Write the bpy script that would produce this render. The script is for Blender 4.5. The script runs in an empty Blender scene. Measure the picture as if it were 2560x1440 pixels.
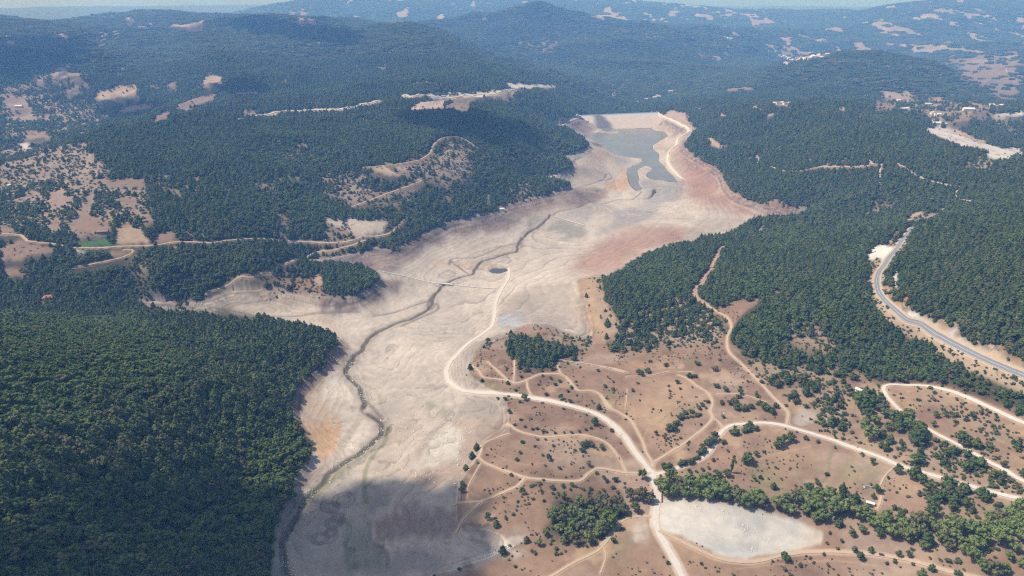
import bpy, bmesh, math, random
import numpy as np
from mathutils import Vector, Matrix
SC = bpy.context.scene
COL = SC.collection
R = math.radians
rng = np.random.default_rng(7)
random.seed(7)

# ------------------------------------------------------------------ camera, sky, sun, exposure
HC = 450.0                      # the drone's height above the full-supply waterline of the reservoir (z = 0)
FPX = 1707.0                    # focal length in pixels of a 2560 px wide frame
PITCH = math.atan((720 - 10) / FPX)
cam_d = bpy.data.cameras.new('camera')
cam = bpy.data.objects.new('camera', cam_d)
COL.objects.link(cam)
cam.location = (0, 0, HC)
cam.rotation_euler = (math.pi / 2 - PITCH, 0, 0)
cam_d.sensor_width = 36.0
cam_d.lens = 36.0 * FPX / 2560
cam_d.clip_start = 1.0
cam_d.clip_end = 90000.0
SC.camera = cam

SUN_EL = R(56)
SUN_AZ = R(-80)                 # compass style, from +y towards +x
sun_dir = Vector((math.sin(SUN_AZ) * math.cos(SUN_EL), math.cos(SUN_AZ) * math.cos(SUN_EL), math.sin(SUN_EL)))
W = bpy.data.worlds.new('World')
SC.world = W
W.use_nodes = True
nt = W.node_tree
sky = nt.nodes.new('ShaderNodeTexSky')
sky.sky_type = 'NISHITA'
sky.sun_disc = False
sky.sun_elevation = SUN_EL
sky.sun_rotation = SUN_AZ
sky.air_density = 1.2
sky.dust_density = 2.5
sky.ozone_density = 1.5
bg = nt.nodes['Background']
bg.inputs['Strength'].default_value = 0.105
nt.links.new(sky.outputs[0], bg.inputs[0])

sun_l = bpy.data.lights.new('sun', 'SUN')
sun_l.energy = 4.3
sun_l.angle = R(0.55)
sun_l.color = (1.0, 0.95, 0.89)
sun = bpy.data.objects.new('sun', sun_l)
COL.objects.link(sun)
sun.rotation_euler = sun_dir.to_track_quat('Z', 'Y').to_euler()
sun.location = (0, 0, 2500)

SC.view_settings.view_transform = 'Standard'
SC.view_settings.look = 'None'
SC.view_settings.exposure = 0.42
SC.view_settings.gamma = 1.0
SC.render.engine = 'CYCLES'
SC.cycles.use_denoising = False
SC.cycles.pixel_filter_type = 'BLACKMAN_HARRIS'
SC.cycles.filter_width = 1.25
SC.cycles.denoiser = "OPENIMAGEDENOISE"
SC.cycles.denoising_prefilter = "ACCURATE"
SC.cycles.max_bounces = 4
SC.cycles.diffuse_bounces = 2
SC.cycles.glossy_bounces = 2
SC.cycles.volume_bounces = 0
SC.cycles.transparent_max_bounces = 8
SC.cycles.use_adaptive_sampling = False

# ------------------------------------------------------------------ from the picture to the ground
ZW = {0: (0, 0, 1.0), 1: (0, 0, 2.844), 2: (850, 0, 2.844), 3: (1660, 0, 2.844), 4: (0, 400, 2.844), 5: (800, 400, 2.844),
      6: (1660, 400, 2.844), 7: (600, 900, 2.667), 8: (1500, 900, 2.415), 9: (0, 720, 2.0), 10: (1380, 240, 5.5375),
      11: (2100, 500, 4.8), 12: (2150, 230, 6.244)}


def px(s):
    """'5:12,30 40,50' -> pixel coordinates of the 2560 x 1440 photograph (measured on enlargement 5)."""
    w, pts = s.split(':')
    x0, y0, k = ZW[int(w)]
    a = np.array([[float(v) for v in p.split(',')] for p in pts.split()])
    a = a[:, :2]
    return np.stack([x0 + a[:, 0] / k, y0 + a[:, 1] / k], 1)


CP, SP = math.cos(PITCH), math.sin(PITCH)


def ray(p):
    """azimuth and tangent of the elevation of the sight line through pixel p."""
    u = (p[:, 0] - 1280) / FPX
    v = (720 - p[:, 1]) / FPX
    fx, fy, fz = u, CP + v * SP, -SP + v * CP
    h = np.hypot(fx, fy)
    return np.arctan2(fx, fy), fz / h


# ------------------------------------------------------------------ noise
def _hash(ix, iy, seed):
    h = (ix.astype(np.int64) * 374761393 + iy.astype(np.int64) * 668265263 + seed * 1274126177) & 0x7fffffff
    h = ((h ^ (h >> 13)) * 1274126177) & 0x7fffffff
    h = h ^ (h >> 16)
    return (h & 0xffff).astype(np.float32) / 65535.0


def vnoise(x, y, seed=0):
    ix, iy = np.floor(x), np.floor(y)
    fx, fy = (x - ix).astype(np.float32), (y - iy).astype(np.float32)
    fx = fx * fx * fx * (fx * (fx * 6 - 15) + 10)
    fy = fy * fy * fy * (fy * (fy * 6 - 15) + 10)
    a = _hash(ix, iy, seed); b = _hash(ix + 1, iy, seed)
    c = _hash(ix, iy + 1, seed); d = _hash(ix + 1, iy + 1, seed)
    return (a + (b - a) * fx + (c - a) * fy + (a - b - c + d) * fx * fy) * 2 - 1


def fbm(x, y, scale, octaves=4, seed=0, gain=0.5):
    out, amp, tot = 0, 1.0, 0.0
    f = 1.0 / scale
    ca, sa = math.cos(0.6), math.sin(0.6)
    for o in range(octaves):
        xr, yr = (x * ca - y * sa) * f + 17.3 * o, (x * sa + y * ca) * f - 9.1 * o
        out = out + amp * vnoise(xr, yr, seed + o)
        tot += amp
        amp *= gain; f *= 2.03
        ca, sa = math.cos(0.6 + o), math.sin(0.6 + o)
    return out / tot


def ridged(x, y, scale, octaves=4, seed=0):
    out, amp, tot = 0, 1.0, 0.0
    f = 1.0 / scale
    for o in range(octaves):
        a = 0.5 + 0.9 * o
        n = vnoise((x * math.cos(a) - y * math.sin(a)) * f, (x * math.sin(a) + y * math.cos(a)) * f, seed + o)
        out = out + amp * (1 - 2 * np.abs(n))
        tot += amp
        amp *= 0.5; f *= 2.1
    return out / tot


def smooth(a, b, x):
    t = np.clip((x - a) / (b - a), 0, 1)
    return t * t * (3 - 2 * t)


# ------------------------------------------------------------------ the lie of the land: full-supply waterline, bed and hills
FSL = np.concatenate([px(s) for s in (
    '0:671,1500 671,1440 675,1399 686,1305 720,1245 739,1185 776,1140 765,1110 746,1065 727,1042 727,1012 750,956 795,918 837,868 819,846 756,826 686,810 598,797 527,790 439,786 360,772 330,754 348,750 440,751 510,751 563,734 580,727 668,722 756,729 809,743',
    '0:842,745 905,731 949,706 941,685 905,671 853,662 800,662 721,657 749,651 800,646 905,630 948,614 969,625 990,625 1011,611 1046,593 1099,565 1106,558 1152,548 1243,530 1243,516 1310,502 1377,484 1433,467',
    '0:1380,446 1321,444 1388,437 1434,418 1413,397 1381,391 1434,389 1472,369 1462,352 1420,323 1398,313 1448,289 1641,281 1695,302 1741,323 1718,352 1709,366 1730,387 1765,408 1804,432 1815,461 1829,478 1871,503 1906,512 1976,519 2033,521',
    '0:1994,541 1906,551 1857,565 1832,586 1783,598 1730,607 1660,622 1644,627 1574,665 1556,678 1521,693 1443,699 1461,734 1468,769 1482,804 1482,840 1450,854 1415,840 1363,818 1320,813 1310,829 1257,840 1204,864 1183,899 1174,907 1174,941 1200,960 1256,982 1275,1031 1271,1080',
    '0:1207,1110 1196,1144 1155,1200 1150,1250 1147,1309 1219,1320 1331,1345 1215,1399 1087,1440 1060,1500')])

BED = '''1250,675,-27 1120,712,-24 1000,790,-19 930,840,-17 880,900,-14 940,1030,-10 880,1120,-8 760,1260,-5 715,1400,-4 1000,1250,-4 1000,1400,-3
1100,1050,-6 1130,930,-8 1200,830,-13 1240,760,-19 1400,740,-10 1440,800,-5 1350,640,-27 1310,600,-31 1400,560,-34 1540,560,-33 1480,500,-39 1600,500,-43
1700,560,-22 1800,560,-14 1900,535,-7 1650,590,-17 1520,650,-11 1700,450,-46 1740,470,-30 1780,500,-15 1760,440,-15 1290,570,-26 1190,600,-23 1090,640,-21 1020,690,-19
900,685,-8 960,745,-16 700,745,-6 840,790,-12 650,782,-8 500,761,-4 860,860,-11 770,1000,-6 820,1000,-9 1510,380,-16 1560,440,-44 1600,430,-46 1440,440,-18 1510,430,-30
1530,480,-38 1450,490,-30 1560,380,-47 1600,350,-48 1660,340,-46 1530,335,-47 1680,380,-40 1690,330,-16 1440,310,-14 1480,340,-40 1640,330,-46 1250,900,-7 1050,900,-10 700,1300,-3 1200,1230,-1.5 1100,1340,-2'''
HILL = '''600,1000,35 400,1100,72 200,1000,108 400,864,44 600,860,14 720,862,11 0,1200,140 0,900,142 300,1350,84 560,1300,22 620,1150,20 150,845,85 300,826,48 500,822,18 0,815,98
130,750,25 250,742,16 0,740,32 200,690,38 400,690,35 500,640,42 600,690,22 250,600,60 100,580,62 700,620,35 800,620,22 900,598,12 870,680,9 750,690,12 950,560,24 870,560,28
600,640,34 600,560,55 600,500,75 600,450,95 600,400,115 600,350,130 600,310,140 400,600,55 400,530,75 400,450,100 400,380,125 400,320,145 250,500,85 250,420,110 250,340,135 100,450,85 50,380,85
800,560,32 800,500,52 800,440,76 800,370,105 800,310,135 1000,540,24 1000,470,58 1000,410,85 1000,350,110 1000,290,138 1150,500,28 1150,430,62 1150,370,92 1150,320,114 1300,460,20 1350,457,13 1300,420,25 1380,406,14 1400,365,22 1390,330,42 1300,370,62 1300,310,98 1440,345,16 1200,280,118
60,300,60 200,290,65 350,290,75 0,220,60 300,230,110 750,262,135 950,250,130 1200,240,110 1330,260,70 1400,290,30
1640,1190,8 1500,1030,10 1400,930,12 1700,950,18 1600,870,12 1820,850,30 1970,1050,28 2000,950,35 2210,965,48 2300,1180,38 2560,1050,66 2560,1200,56 2560,1300,50 1800,1200,16 2100,1200,24 1850,1300,11 2000,1350,12 1700,1440,10 1400,1400,6 1300,1290,4 1300,1200,5 1400,1150,9 2200,1400,22 2560,1440,40 1300,900,8 1260,1050,3 1500,780,8 1520,830,8 1500,1250,4
2000,556,9 2150,527,26 2270,530,56 1820,650,34 1700,750,24 2000,650,60 2000,800,56 1850,750,42 2100,700,76 2200,622,84 2310,552,88 2190,700,86 2270,790,84 2400,860,85 2560,940,88 2350,700,114 2450,600,128 2560,600,145 2560,750,140 2500,830,108 2560,525,145 2430,535,112 2300,860,66 2300,930,56 2100,880,50 1620,680,16 1900,576,10
2000,400,58 2200,420,88 2400,450,105 2100,500,36 1950,500,16 2400,505,90 2560,420,120 2050,270,112 1850,290,80 2200,292,98 2350,335,92 1800,360,26 1900,450,26 1760,300,30 2450,350,68 2560,385,80 2560,480,120
1600,250,-30 1500,268,-20 1660,235,-22 2130,130,193 1900,200,62 2300,152,149 2450,210,62 1750,242,8 2000,258,42 2250,280,50 2400,280,52 2540,265,58 1960,150,-20'''
FAR = '''700,200,3100 700,130,3800 650,80,4500 630,45,5200 1040,55,4600 1040,100,4000 1050,180,3300 1200,120,4200 1400,190,3900 1250,212,2950 500,80,5000 500,140,4100 400,170,3600 850,90,4700 800,150,3800 300,140,4500
1345,15,6500 1250,60,6100 1180,90,5700 1600,110,5600 1850,190,4600 1500,150,5000 1100,60,9000 1700,62,8000 1900,110,7000 1420,60,6300 1550,60,7200
0,64,7600 250,60,7600 360,50,7700 540,58,7400 100,120,4900 300,80,5700 0,160,4300 0,100,5300 200,200,3600 100,18,17500 600,15,17500 300,20,16500 900,14,18500 1500,14,18500 2000,16,18500 2500,14,18500
660,22,12000 590,38,12000 780,0,11000 730,12,11000 900,-8,11500 1100,-12,11500 1300,-10,11500 1450,-4,11500 1000,30,9800 1520,10,12500 1600,18,12500 1750,30,12500 1860,36,12500 1980,42,12500 2100,26,11000 2250,13,10500 2400,4,10500 2480,-2,10500 2560,-4,10500 1800,60,9500
2300,60,8800 2100,100,7800 2400,130,6800 2500,180,5200 2500,255,3200 2560,80,9000 2200,30,10800 2000,70,9800'''
# hidden or out-of-frame support: azimuth (deg), distance, height
SUP = [(a, 160, 5) for a in (-70, -35, 0, 35, 70)] + [(a, 330, z) for a, z in ((-66, 110), (-45, 90), (-25, 12), (0, 1), (25, 5), (45, 20), (66, 50))] + \
      [(-60, 700, 150), (-60, 1500, 110), (-60, 3000, 120), (-60, 6000, 250), (60, 700, 110), (60, 1500, 170), (60, 3000, 110), (60, 6000, 200)] + \
      [(a, 14000, 120) for a in (-60, -30, -18, 0, 10, 30, 60)] + [(a, 21500, 150) for a in (-60, -30, 0, 30, 60)] + \
      [(-13, 8200, 110), (-20, 8300, 100), (-4, 7800, 130), (3, 8000, 190), (24, 5200, -5), (30, 5000, 10), (-3, 5300, 120), (2, 4900, 0), (-26, 8300, 110), (-32, 8300, 110)]


def solve_terrain():
    P, Z = [], []

    def add(az, d, z):
        P.append((az, math.log(d))); Z.append(z)
    f = FSL[1:-1][::1]
    az, t = ray(f)
    for a, tt in zip(az, t):
        add(a, -HC / tt, 0.0)
    for src in (BED, HILL):
        q = np.array([[float(v) for v in s.split(',')] for s in src.split()])
        az, t = ray(q[:, :2])
        for a, tt, z in zip(az, t, q[:, 2]):
            add(a, (z - HC) / tt, z)
    q = np.array([[float(v) for v in s.split(',')] for s in FAR.split()])
    az, t = ray(q[:, :2])
    for a, tt, d in zip(az, t, q[:, 2]):
        add(a, d, HC + d * tt)
    for a, d, z in SUP:
        add(R(a), d, z)
    # the dam's foundations
    for p, z in (((1500, 300), -34), ((1550, 300), -52), ((1600, 300), -40)):
        a, t = ray(np.array([p], float)); add(a[0], 3060, z)
    P, Z = np.array(P), np.array(Z)
    # drop near-duplicate constraints
    keep = []
    for i in range(len(P)):
        if all(abs(P[i] - P[j]).max() > 0.006 for j in keep):
            keep.append(i)
    P, Z = P[keep], Z[keep]
    n = len(P)
    D2 = ((P[:, None] - P[None]) ** 2).sum(-1)
    K = 0.5 * D2 * np.log(D2 + 1e-12)
    lam = 4e-5
    A = np.zeros((n + 3, n + 3))
    A[:n, :n] = K + lam * np.eye(n)
    A[:n, n] = 1; A[:n, n + 1:] = P; A[n, :n] = 1; A[n + 1:, :n] = P.T
    b = np.zeros(n + 3); b[:n] = Z
    w = np.linalg.solve(A, b)
    return P, w


# polar grid of the ground sheet: columns of azimuth, rows of log distance
NA = 1900
AZ = np.linspace(R(-58), R(58), NA)
U = np.concatenate([np.arange(math.log(150), math.log(400), 0.0075), np.arange(math.log(400), math.log(3600), 0.0032),
                    np.arange(math.log(3600), math.log(12500), 0.0056), np.arange(math.log(12500), math.log(22500), 0.02)])
NU = len(U)
DD = np.exp(U)
GX = (np.sin(AZ)[:, None] * DD[None]).astype(np.float64)
GY = (np.cos(AZ)[:, None] * DD[None]).astype(np.float64)
GX32, GY32 = GX.astype(np.float32), GY.astype(np.float32)


def base_heights():
    P, w = solve_terrain()
    ca = np.linspace(AZ[0], AZ[-1], 420)
    cu = np.linspace(U[0], U[-1], 640)
    q = np.stack(np.meshgrid(ca, cu, indexing='ij'), -1).reshape(-1, 2)
    out = np.empty(len(q))
    for i in range(0, len(q), 20000):
        c = q[i:i + 20000]
        D2 = ((c[:, None] - P[None]) ** 2).sum(-1)
        out[i:i + 20000] = (0.5 * D2 * np.log(D2 + 1e-12)) @ w[:-3] + w[-3] + c @ w[-2:]
    out = out.reshape(420, 640)

    def cubic(src, sx, dx):                       # Catmull-Rom along the last axis
        h = sx[1] - sx[0]
        f = np.clip((dx - sx[0]) / h, 0, len(sx) - 1.0001)
        i = f.astype(int); t = f - i
        g = lambda k: src[:, np.clip(i + k, 0, len(sx) - 1)]
        p0, p1, p2, p3 = g(-1), g(0), g(1), g(2)
        return 0.5 * (2 * p1 + (p2 - p0) * t + (2 * p0 - 5 * p1 + 4 * p2 - p3) * t * t + (3 * p1 - p0 - 3 * p2 + p3) * t ** 3)
    o1 = cubic(out, cu, U)
    return cubic(o1.T.copy(), ca, AZ).T


GZ = base_heights()


def frac_index(x, y):
    az = np.arctan2(x, y)
    u = np.log(np.maximum(np.hypot(x, y), 1.0))
    return (az - AZ[0]) / (AZ[1] - AZ[0]), np.interp(u, U, np.arange(NU))


def sample(F, x, y):
    i, j = frac_index(np.asarray(x, float), np.asarray(y, float))
    i = np.clip(i, 0, NA - 1.001); j = np.clip(j, 0, NU - 1.001)
    a, b = i.astype(int), j.astype(int)
    s, t = i - a, j - b
    return F[a, b] * (1 - s) * (1 - t) + F[a + 1, b] * s * (1 - t) + F[a, b + 1] * (1 - s) * t + F[a + 1, b + 1] * s * t


def ground(x, y):
    return sample(GZ, x, y)


TAN = (GZ - HC) / DD[None]


def to_ground(p):
    """where the sight line through pixel p first meets the ground: world x, y."""
    az, t = ray(p)
    i = np.clip((az - AZ[0]) / (AZ[1] - AZ[0]), 0, NA - 1.001)
    a = i.astype(int); s = (i - a)[:, None]
    prof = TAN[a] * (1 - s) + TAN[a + 1] * s
    hit = prof >= t[:, None]
    j = np.where(hit.any(1), hit.argmax(1), NU - 1)
    j = np.clip(j, 1, NU - 1)
    n = np.arange(len(p))
    t0, t1 = prof[n, j - 1], prof[n, j]
    f = np.clip((t - t0) / np.where(np.abs(t1 - t0) < 1e-12, 1, t1 - t0), 0, 1)
    u = U[j - 1] + (U[j] - U[j - 1]) * f
    d = np.exp(u)
    return np.stack([np.sin(az) * d, np.cos(az) * d], 1)


def densify(p, closed, step=14.0):
    out = []
    n = len(p)
    for i in range(n if closed else n - 1):
        a, b = p[i], p[(i + 1) % n]
        k = max(1, int(np.hypot(*(b - a)) / step))
        for m in range(k):
            out.append(a + (b - a) * m / k)
    if not closed:
        out.append(p[-1])
    return np.array(out)


WARP_I = fbm(GX32, GY32, 26, 3, 51) * 0.5 + fbm(GX32, GY32, 7, 2, 61) * 0.5
WARP_J = fbm(GX32, GY32, 26, 3, 71) * 0.5 + fbm(GX32, GY32, 7, 2, 81) * 0.5


def raster(gi, gj, warp=4.0):
    """even-odd fill of a polygon given in grid indices, its edge frayed by noise; returns (slices, mask)."""
    i0, i1 = max(0, int(gi.min()) - 8), min(NA, int(gi.max()) + 9)
    j0, j1 = max(0, int(gj.min()) - 30), min(NU, int(gj.max()) + 9)
    if i1 <= i0 or j1 <= j0:
        return None
    sl = (slice(i0, i1), slice(j0, j1))
    I = np.arange(i0, i1, dtype=np.float32)[:, None] + WARP_I[sl] * warp
    J = np.arange(j0, j1, dtype=np.float32)[None, :] + WARP_J[sl] * warp
    m = np.zeros(I.shape, bool)
    n = len(gi)
    for k in range(n):
        x1, y1, x2, y2 = gi[k], gj[k], gi[(k + 1) % n], gj[(k + 1) % n]
        if y1 == y2:
            continue
        c = (y1 > J) != (y2 > J)
        if not c.any():
            continue
        m ^= c & (I < (x2 - x1) * (J - y1) / (y2 - y1) + x1)
    return sl, m


def blur(m, r):
    m = m.astype(np.float32)
    if r < 1:
        return m
    for ax in (0, 1):
        for _ in range(2):
            p = np.pad(m, [(r + 1, r) if k == ax else (0, 0) for k in (0, 1)], mode='edge')
            c = np.cumsum(p, axis=ax, dtype=np.float64)
            n = 2 * r + 1
            m = ((c[n:] - c[:-n]) if ax == 0 else (c[:, n:] - c[:, :-n])).astype(np.float32) / n
    return m


def region(s, warp=4.0, feather=2, world=None):
    """soft mask over the grid of an area traced on the picture and laid on the ground."""
    w = to_ground(densify(px(s) if isinstance(s, str) else s, True)) if world is None else world
    gi, gj = frac_index(w[:, 0], w[:, 1])
    r = raster(gi, gj, warp)
    if r is None:
        return None
    sl, m = r
    return sl, blur(m, feather)


def stroke(w, width, soft=1.0):
    """soft mask of a band of that width (metres) along world points w."""
    pad = width * 0.5 + soft * 2
    gi, gj = [], []
    for dx in (-pad, pad):
        for dy in (-pad, pad):
            a, b = frac_index(w[:, 0] + dx, w[:, 1] + dy)
            gi.append(a); gj.append(b)
    gi, gj = np.concatenate(gi), np.concatenate(gj)
    i0, i1 = max(0, int(gi.min()) - 1), min(NA, int(gi.max()) + 2)
    j0, j1 = max(0, int(gj.min()) - 1), min(NU, int(gj.max()) + 2)
    if i1 <= i0 or j1 <= j0:
        return None
    sl = (slice(i0, i1), slice(j0, j1))
    best = np.full((i1 - i0, j1 - j0), 1e9, np.float32)
    for k in range(len(w) - 1):
        ka, kb = [], []
        for q in (w[k], w[k + 1]):
            for dx in (-pad, pad):
                for dy in (-pad, pad):
                    a, b = frac_index(np.array([q[0] + dx]), np.array([q[1] + dy]))
                    ka.append(a[0]); kb.append(b[0])
        a0, a1 = max(i0, int(min(ka)) - 1), min(i1, int(max(ka)) + 2)
        b0, b1 = max(j0, int(min(kb)) - 1), min(j1, int(max(kb)) + 2)
        if a1 <= a0 or b1 <= b0:
            continue
        ss = (slice(a0, a1), slice(b0, b1))
        X, Y = GX[ss], GY[ss]
        ax, ay = w[k]; bx, by = w[k + 1]
        vx, vy = bx - ax, by - ay
        L = vx * vx + vy * vy + 1e-9
        t = np.clip(((X - ax) * vx + (Y - ay) * vy) / L, 0, 1)
        d = np.hypot(X - ax - t * vx, Y - ay - t * vy)
        s2 = (slice(a0 - i0, a1 - i0), slice(b0 - j0, b1 - j0))
        best[s2] = np.minimum(best[s2], d)
    return sl, 1 - smooth(width * 0.5 - soft, width * 0.5 + soft, best)


def spline(w, step):
    """Catmull-Rom through the points, resampled at about that step (metres)."""
    p = np.concatenate([[2 * w[0] - w[1]], w, [2 * w[-1] - w[-2]]])
    out = []
    for i in range(1, len(p) - 2):
        L = np.hypot(*(p[i + 1] - p[i]))
        k = max(1, int(L / step))
        for m in range(k):
            t = m / k
            out.append(0.5 * (2 * p[i] + (p[i + 1] - p[i - 1]) * t + (2 * p[i - 1] - 5 * p[i] + 4 * p[i + 1] - p[i + 2]) * t * t
                              + (3 * p[i] - p[i - 1] - 3 * p[i + 1] + p[i + 2]) * t ** 3))
    out.append(p[-2])
    return np.array(out)

# the reservoir's outline on the z = 0 plane
_az, _t = ray(densify(FSL, True, 14))
_d = HC / np.maximum(-_t, 1e-3)
FSL_W = np.stack([np.sin(_az) * _d, np.cos(_az) * _d], 1)
BEDM = np.zeros((NA, NU), np.float32)
_r = region(None, 3.0, 1, FSL_W)
BEDM[_r[0]] = _r[1]
inside = BEDM > 0.5

# keep the bed below and the land above the waterline, then roughen the hills
bedw = blur(BEDM, 6)
GZ = np.where(inside, np.minimum(GZ, -0.4 * bedw), np.maximum(GZ, np.where(GY > 3000, GZ, 0.4 * (1 - bedw))))
rough = smooth(4, 90, GZ) * (1 - bedw)
dist = DD[None]
amp = np.interp(dist, [300, 900, 2000, 3500, 6000, 11000, 20000], [3, 8, 22, 64, 82, 55, 25])
wl = ridged(GX32, GY32, 520, 4, 5)
wl2 = ridged(GX32, GY32, 1150, 5, 15)
k = smooth(2500, 5000, dist)
GZ = GZ + rough * amp * ((1 - k) * (wl - wl.mean()) + k * (wl2 - wl2.mean()))
GZ = GZ + (1 - inside) * fbm(GX32, GY32, 45, 3, 33) * np.interp(dist, [300, 2000], [0.7, 2.0]) + inside * (fbm(GX32, GY32, 30, 4, 43) * 0.5 + fbm(GX32, GY32, 6, 2, 47) * 0.12) * np.clip(-GZ / 4, 0, 1)
e0_ = blur(BEDM, 9)
GZ -= BEDM * 4.5 * smooth(.5, .92, e0_)          # the bank drops steeply from the old waterline
TAN = (GZ - HC) / DD[None]

# ------------------------------------------------------------------ the water's basin (pressed into the bed before it is painted)
WATER_Z = -45.0


def on_pl(p, z):
    az, t = ray(p)
    d = (z - HC) / np.minimum(t, -1e-4)
    return np.stack([np.sin(az) * d, np.cos(az) * d], 1)


WATER = px('10:1000,450 1200,452 1370,440 1450,480 1560,490 1630,560 1560,605 1470,640 1400,675 1390,720 1430,760 1480,790 1485,850 1490,900 1560,970 1620,1040 1690,1120 1740,1190 1640,1185 1560,1170 1440,1160 1340,1130 1310,1090 1350,1050 1390,1010 1360,985 1290,975 1220,1000 1180,1040 1190,1090 1205,1140 1190,1180 1215,1240 1250,1270 1230,1300 1170,1310 1130,1280 1090,1240 1060,1170 1050,1100 1030,1050 1050,1010 1130,970 1210,945 1250,920 1245,880 1200,855 1080,850 960,850 880,830 800,790 740,745 640,705 700,690 640,660 600,640 510,630 480,600 440,570 500,550 560,520 640,500 700,515 830,520 960,518 1030,505 940,490 860,487 760,490 680,470 700,465 840,455')
az_, t_ = ray(densify(WATER, True, 4))
d_ = (WATER_Z - HC) / t_
water_w = np.stack([np.sin(az_) * d_, np.cos(az_) * d_], 1)
r_ = region(None, 0, 0, water_w)
sl_, m_ = r_
wm = m_ > 0.5
near = blur(m_, 10)
GZ[sl_] = np.where(wm, np.minimum(GZ[sl_], WATER_Z - 0.5), np.where(near > 0.01, np.maximum(GZ[sl_] * (1 - near) + near * (WATER_Z + 0.6), WATER_Z + 0.35), GZ[sl_]))
TAN = (GZ - HC) / DD[None]
# the dam's axis (crest at z = 3) and the ground under its fill
DAM_A, DAM_B = on_pl(px('0:1446,289'), 3.0)[0], on_pl(px('0:1646,281'), 3.0)[0]
DAM_DIR = (DAM_B - DAM_A); DAM_LEN = float(np.hypot(*DAM_DIR)); DAM_DIR = DAM_DIR / DAM_LEN
DAM_UP = np.array([DAM_DIR[1], -DAM_DIR[0]])          # towards the water (and the camera)
j0_ = int(np.searchsorted(U, math.log(2600))); j1_ = int(np.searchsorted(U, math.log(3500)))
ds_ = (GX[:, j0_:j1_] - DAM_A[0]) * DAM_DIR[0] + (GY[:, j0_:j1_] - DAM_A[1]) * DAM_DIR[1]
dv_ = (GX[:, j0_:j1_] - DAM_A[0]) * DAM_UP[0] + (GY[:, j0_:j1_] - DAM_A[1]) * DAM_UP[1]
face_ = np.where(dv_ > 5, 3 - (dv_ - 5) / 1.6, np.where(dv_ < -5, 3 + (dv_ + 5) / 1.8, 3))
lim_ = np.clip((dv_ - 5) / 80, 0, 1)
core_ = (ds_ > 6 + 0.2 * DAM_LEN * lim_) & (ds_ < DAM_LEN - 4 - 0.03 * DAM_LEN * lim_) & (dv_ > -95) & (dv_ < 110)
sub_ = GZ[:, j0_:j1_]
flank_ = (~core_) & (ds_ > -40) & (ds_ < DAM_LEN + 40) & (dv_ > -20) & (dv_ < 88)
sub_ = np.where(core_, np.minimum(sub_, face_ - 2.0), np.where(flank_, np.maximum(sub_, np.minimum(face_ + 1.0, 4.2)), sub_))
GZ[:, j0_:j1_] = sub_
# a dark pool left on the flats
pond_w = to_ground(px('5:1200,792 1215,782 1240,775 1285,774 1330,772 1341,780 1320,792 1290,803 1260,806 1225,802'))
POND_Z = float(ground(pond_w[:, 0], pond_w[:, 1]).mean()) - 0.1
sl_, m_ = region(None, 0, 0, pond_w)
GZ[sl_] = np.where(m_ > .5, POND_Z - 0.6, np.where(blur(m_, 4) > .01, np.maximum(GZ[sl_], POND_Z + 0.1), GZ[sl_]))
TAN = (GZ - HC) / DD[None]

# ------------------------------------------------------------------ what covers the ground: soil colour, tree cover, scrub cover
CLS = dict(
    mud=(.455, .40, .355), sand=(.56, .50, .445), mudgrey=(.36, .31, .27), tan=(.43, .345, .275), wet=(.245, .235, .205), wetlilac=(.33, .305, .30),
    red=(.30, .175, .132), redlight=(.37, .262, .212), orange=(.47, .31, .195), bank=(.215, .165, .148), bankrock=(.29, .225, .195), bankdark=(.15, .122, .112),
    dry=(.25, .166, .116), drybrown=(.27, .18, .13), drypale=(.40, .285, .19), gravel=(.52, .495, .465), gravelblue=(.34, .35, .37), white=(.68, .64, .585),
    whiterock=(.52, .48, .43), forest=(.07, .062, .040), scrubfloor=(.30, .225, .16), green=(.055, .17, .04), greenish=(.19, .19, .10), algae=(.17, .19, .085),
    far=(.34, .265, .20), burnt=(.23, .165, .125), greymud=(.31, .29, .27), greendark=(.21, .225, .185), brownmud=(.29, .225, .205), rockymud=(.45, .385, .33), pinkmud=(.40, .31, .255),
    redsoil=(.42, .20, .115), asphalt=(.10, .10, .10), darkwet=(.10, .10, .095), pinkrock=(.50, .36, .29))
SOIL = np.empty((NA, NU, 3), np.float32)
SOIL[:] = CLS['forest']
TREE = np.ones((NA, NU), np.float32)        # tree cover
BUSH = np.zeros((NA, NU), np.float32)       # low scrub cover
PINE = np.clip(0.62 + 0.9 * fbm(GX32, GY32, 130, 3, 91), 0, 1)   # share of pines

big = fbm(GX32, GY32, 600, 4, 201)
mid = fbm(GX32, GY32, 140, 4, 211)

# the bed
b3 = bedw[..., None]
SOIL += (np.array(CLS['mud'], np.float32) - SOIL) * np.clip(BEDM[..., None], 0, 1)
TREE *= 1 - np.clip(BEDM * 1.5, 0, 1)


def smear(m, sl, h=10.0):
    """a clearing must reach towards the viewer by what the trees in front of it hide"""
    z = GZ[sl]
    kk = h / np.maximum(HC - z, 40) / np.gradient(U)[None, sl[1]]
    kmax = int(min(30, np.percentile(kk, 80)))
    out = m.copy()
    for q in range(1, kmax + 1):
        out[:, :-q] = np.maximum(out[:, :-q], m[:, q:] * (q <= kk[:, :-q] + 1))
    return out


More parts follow.
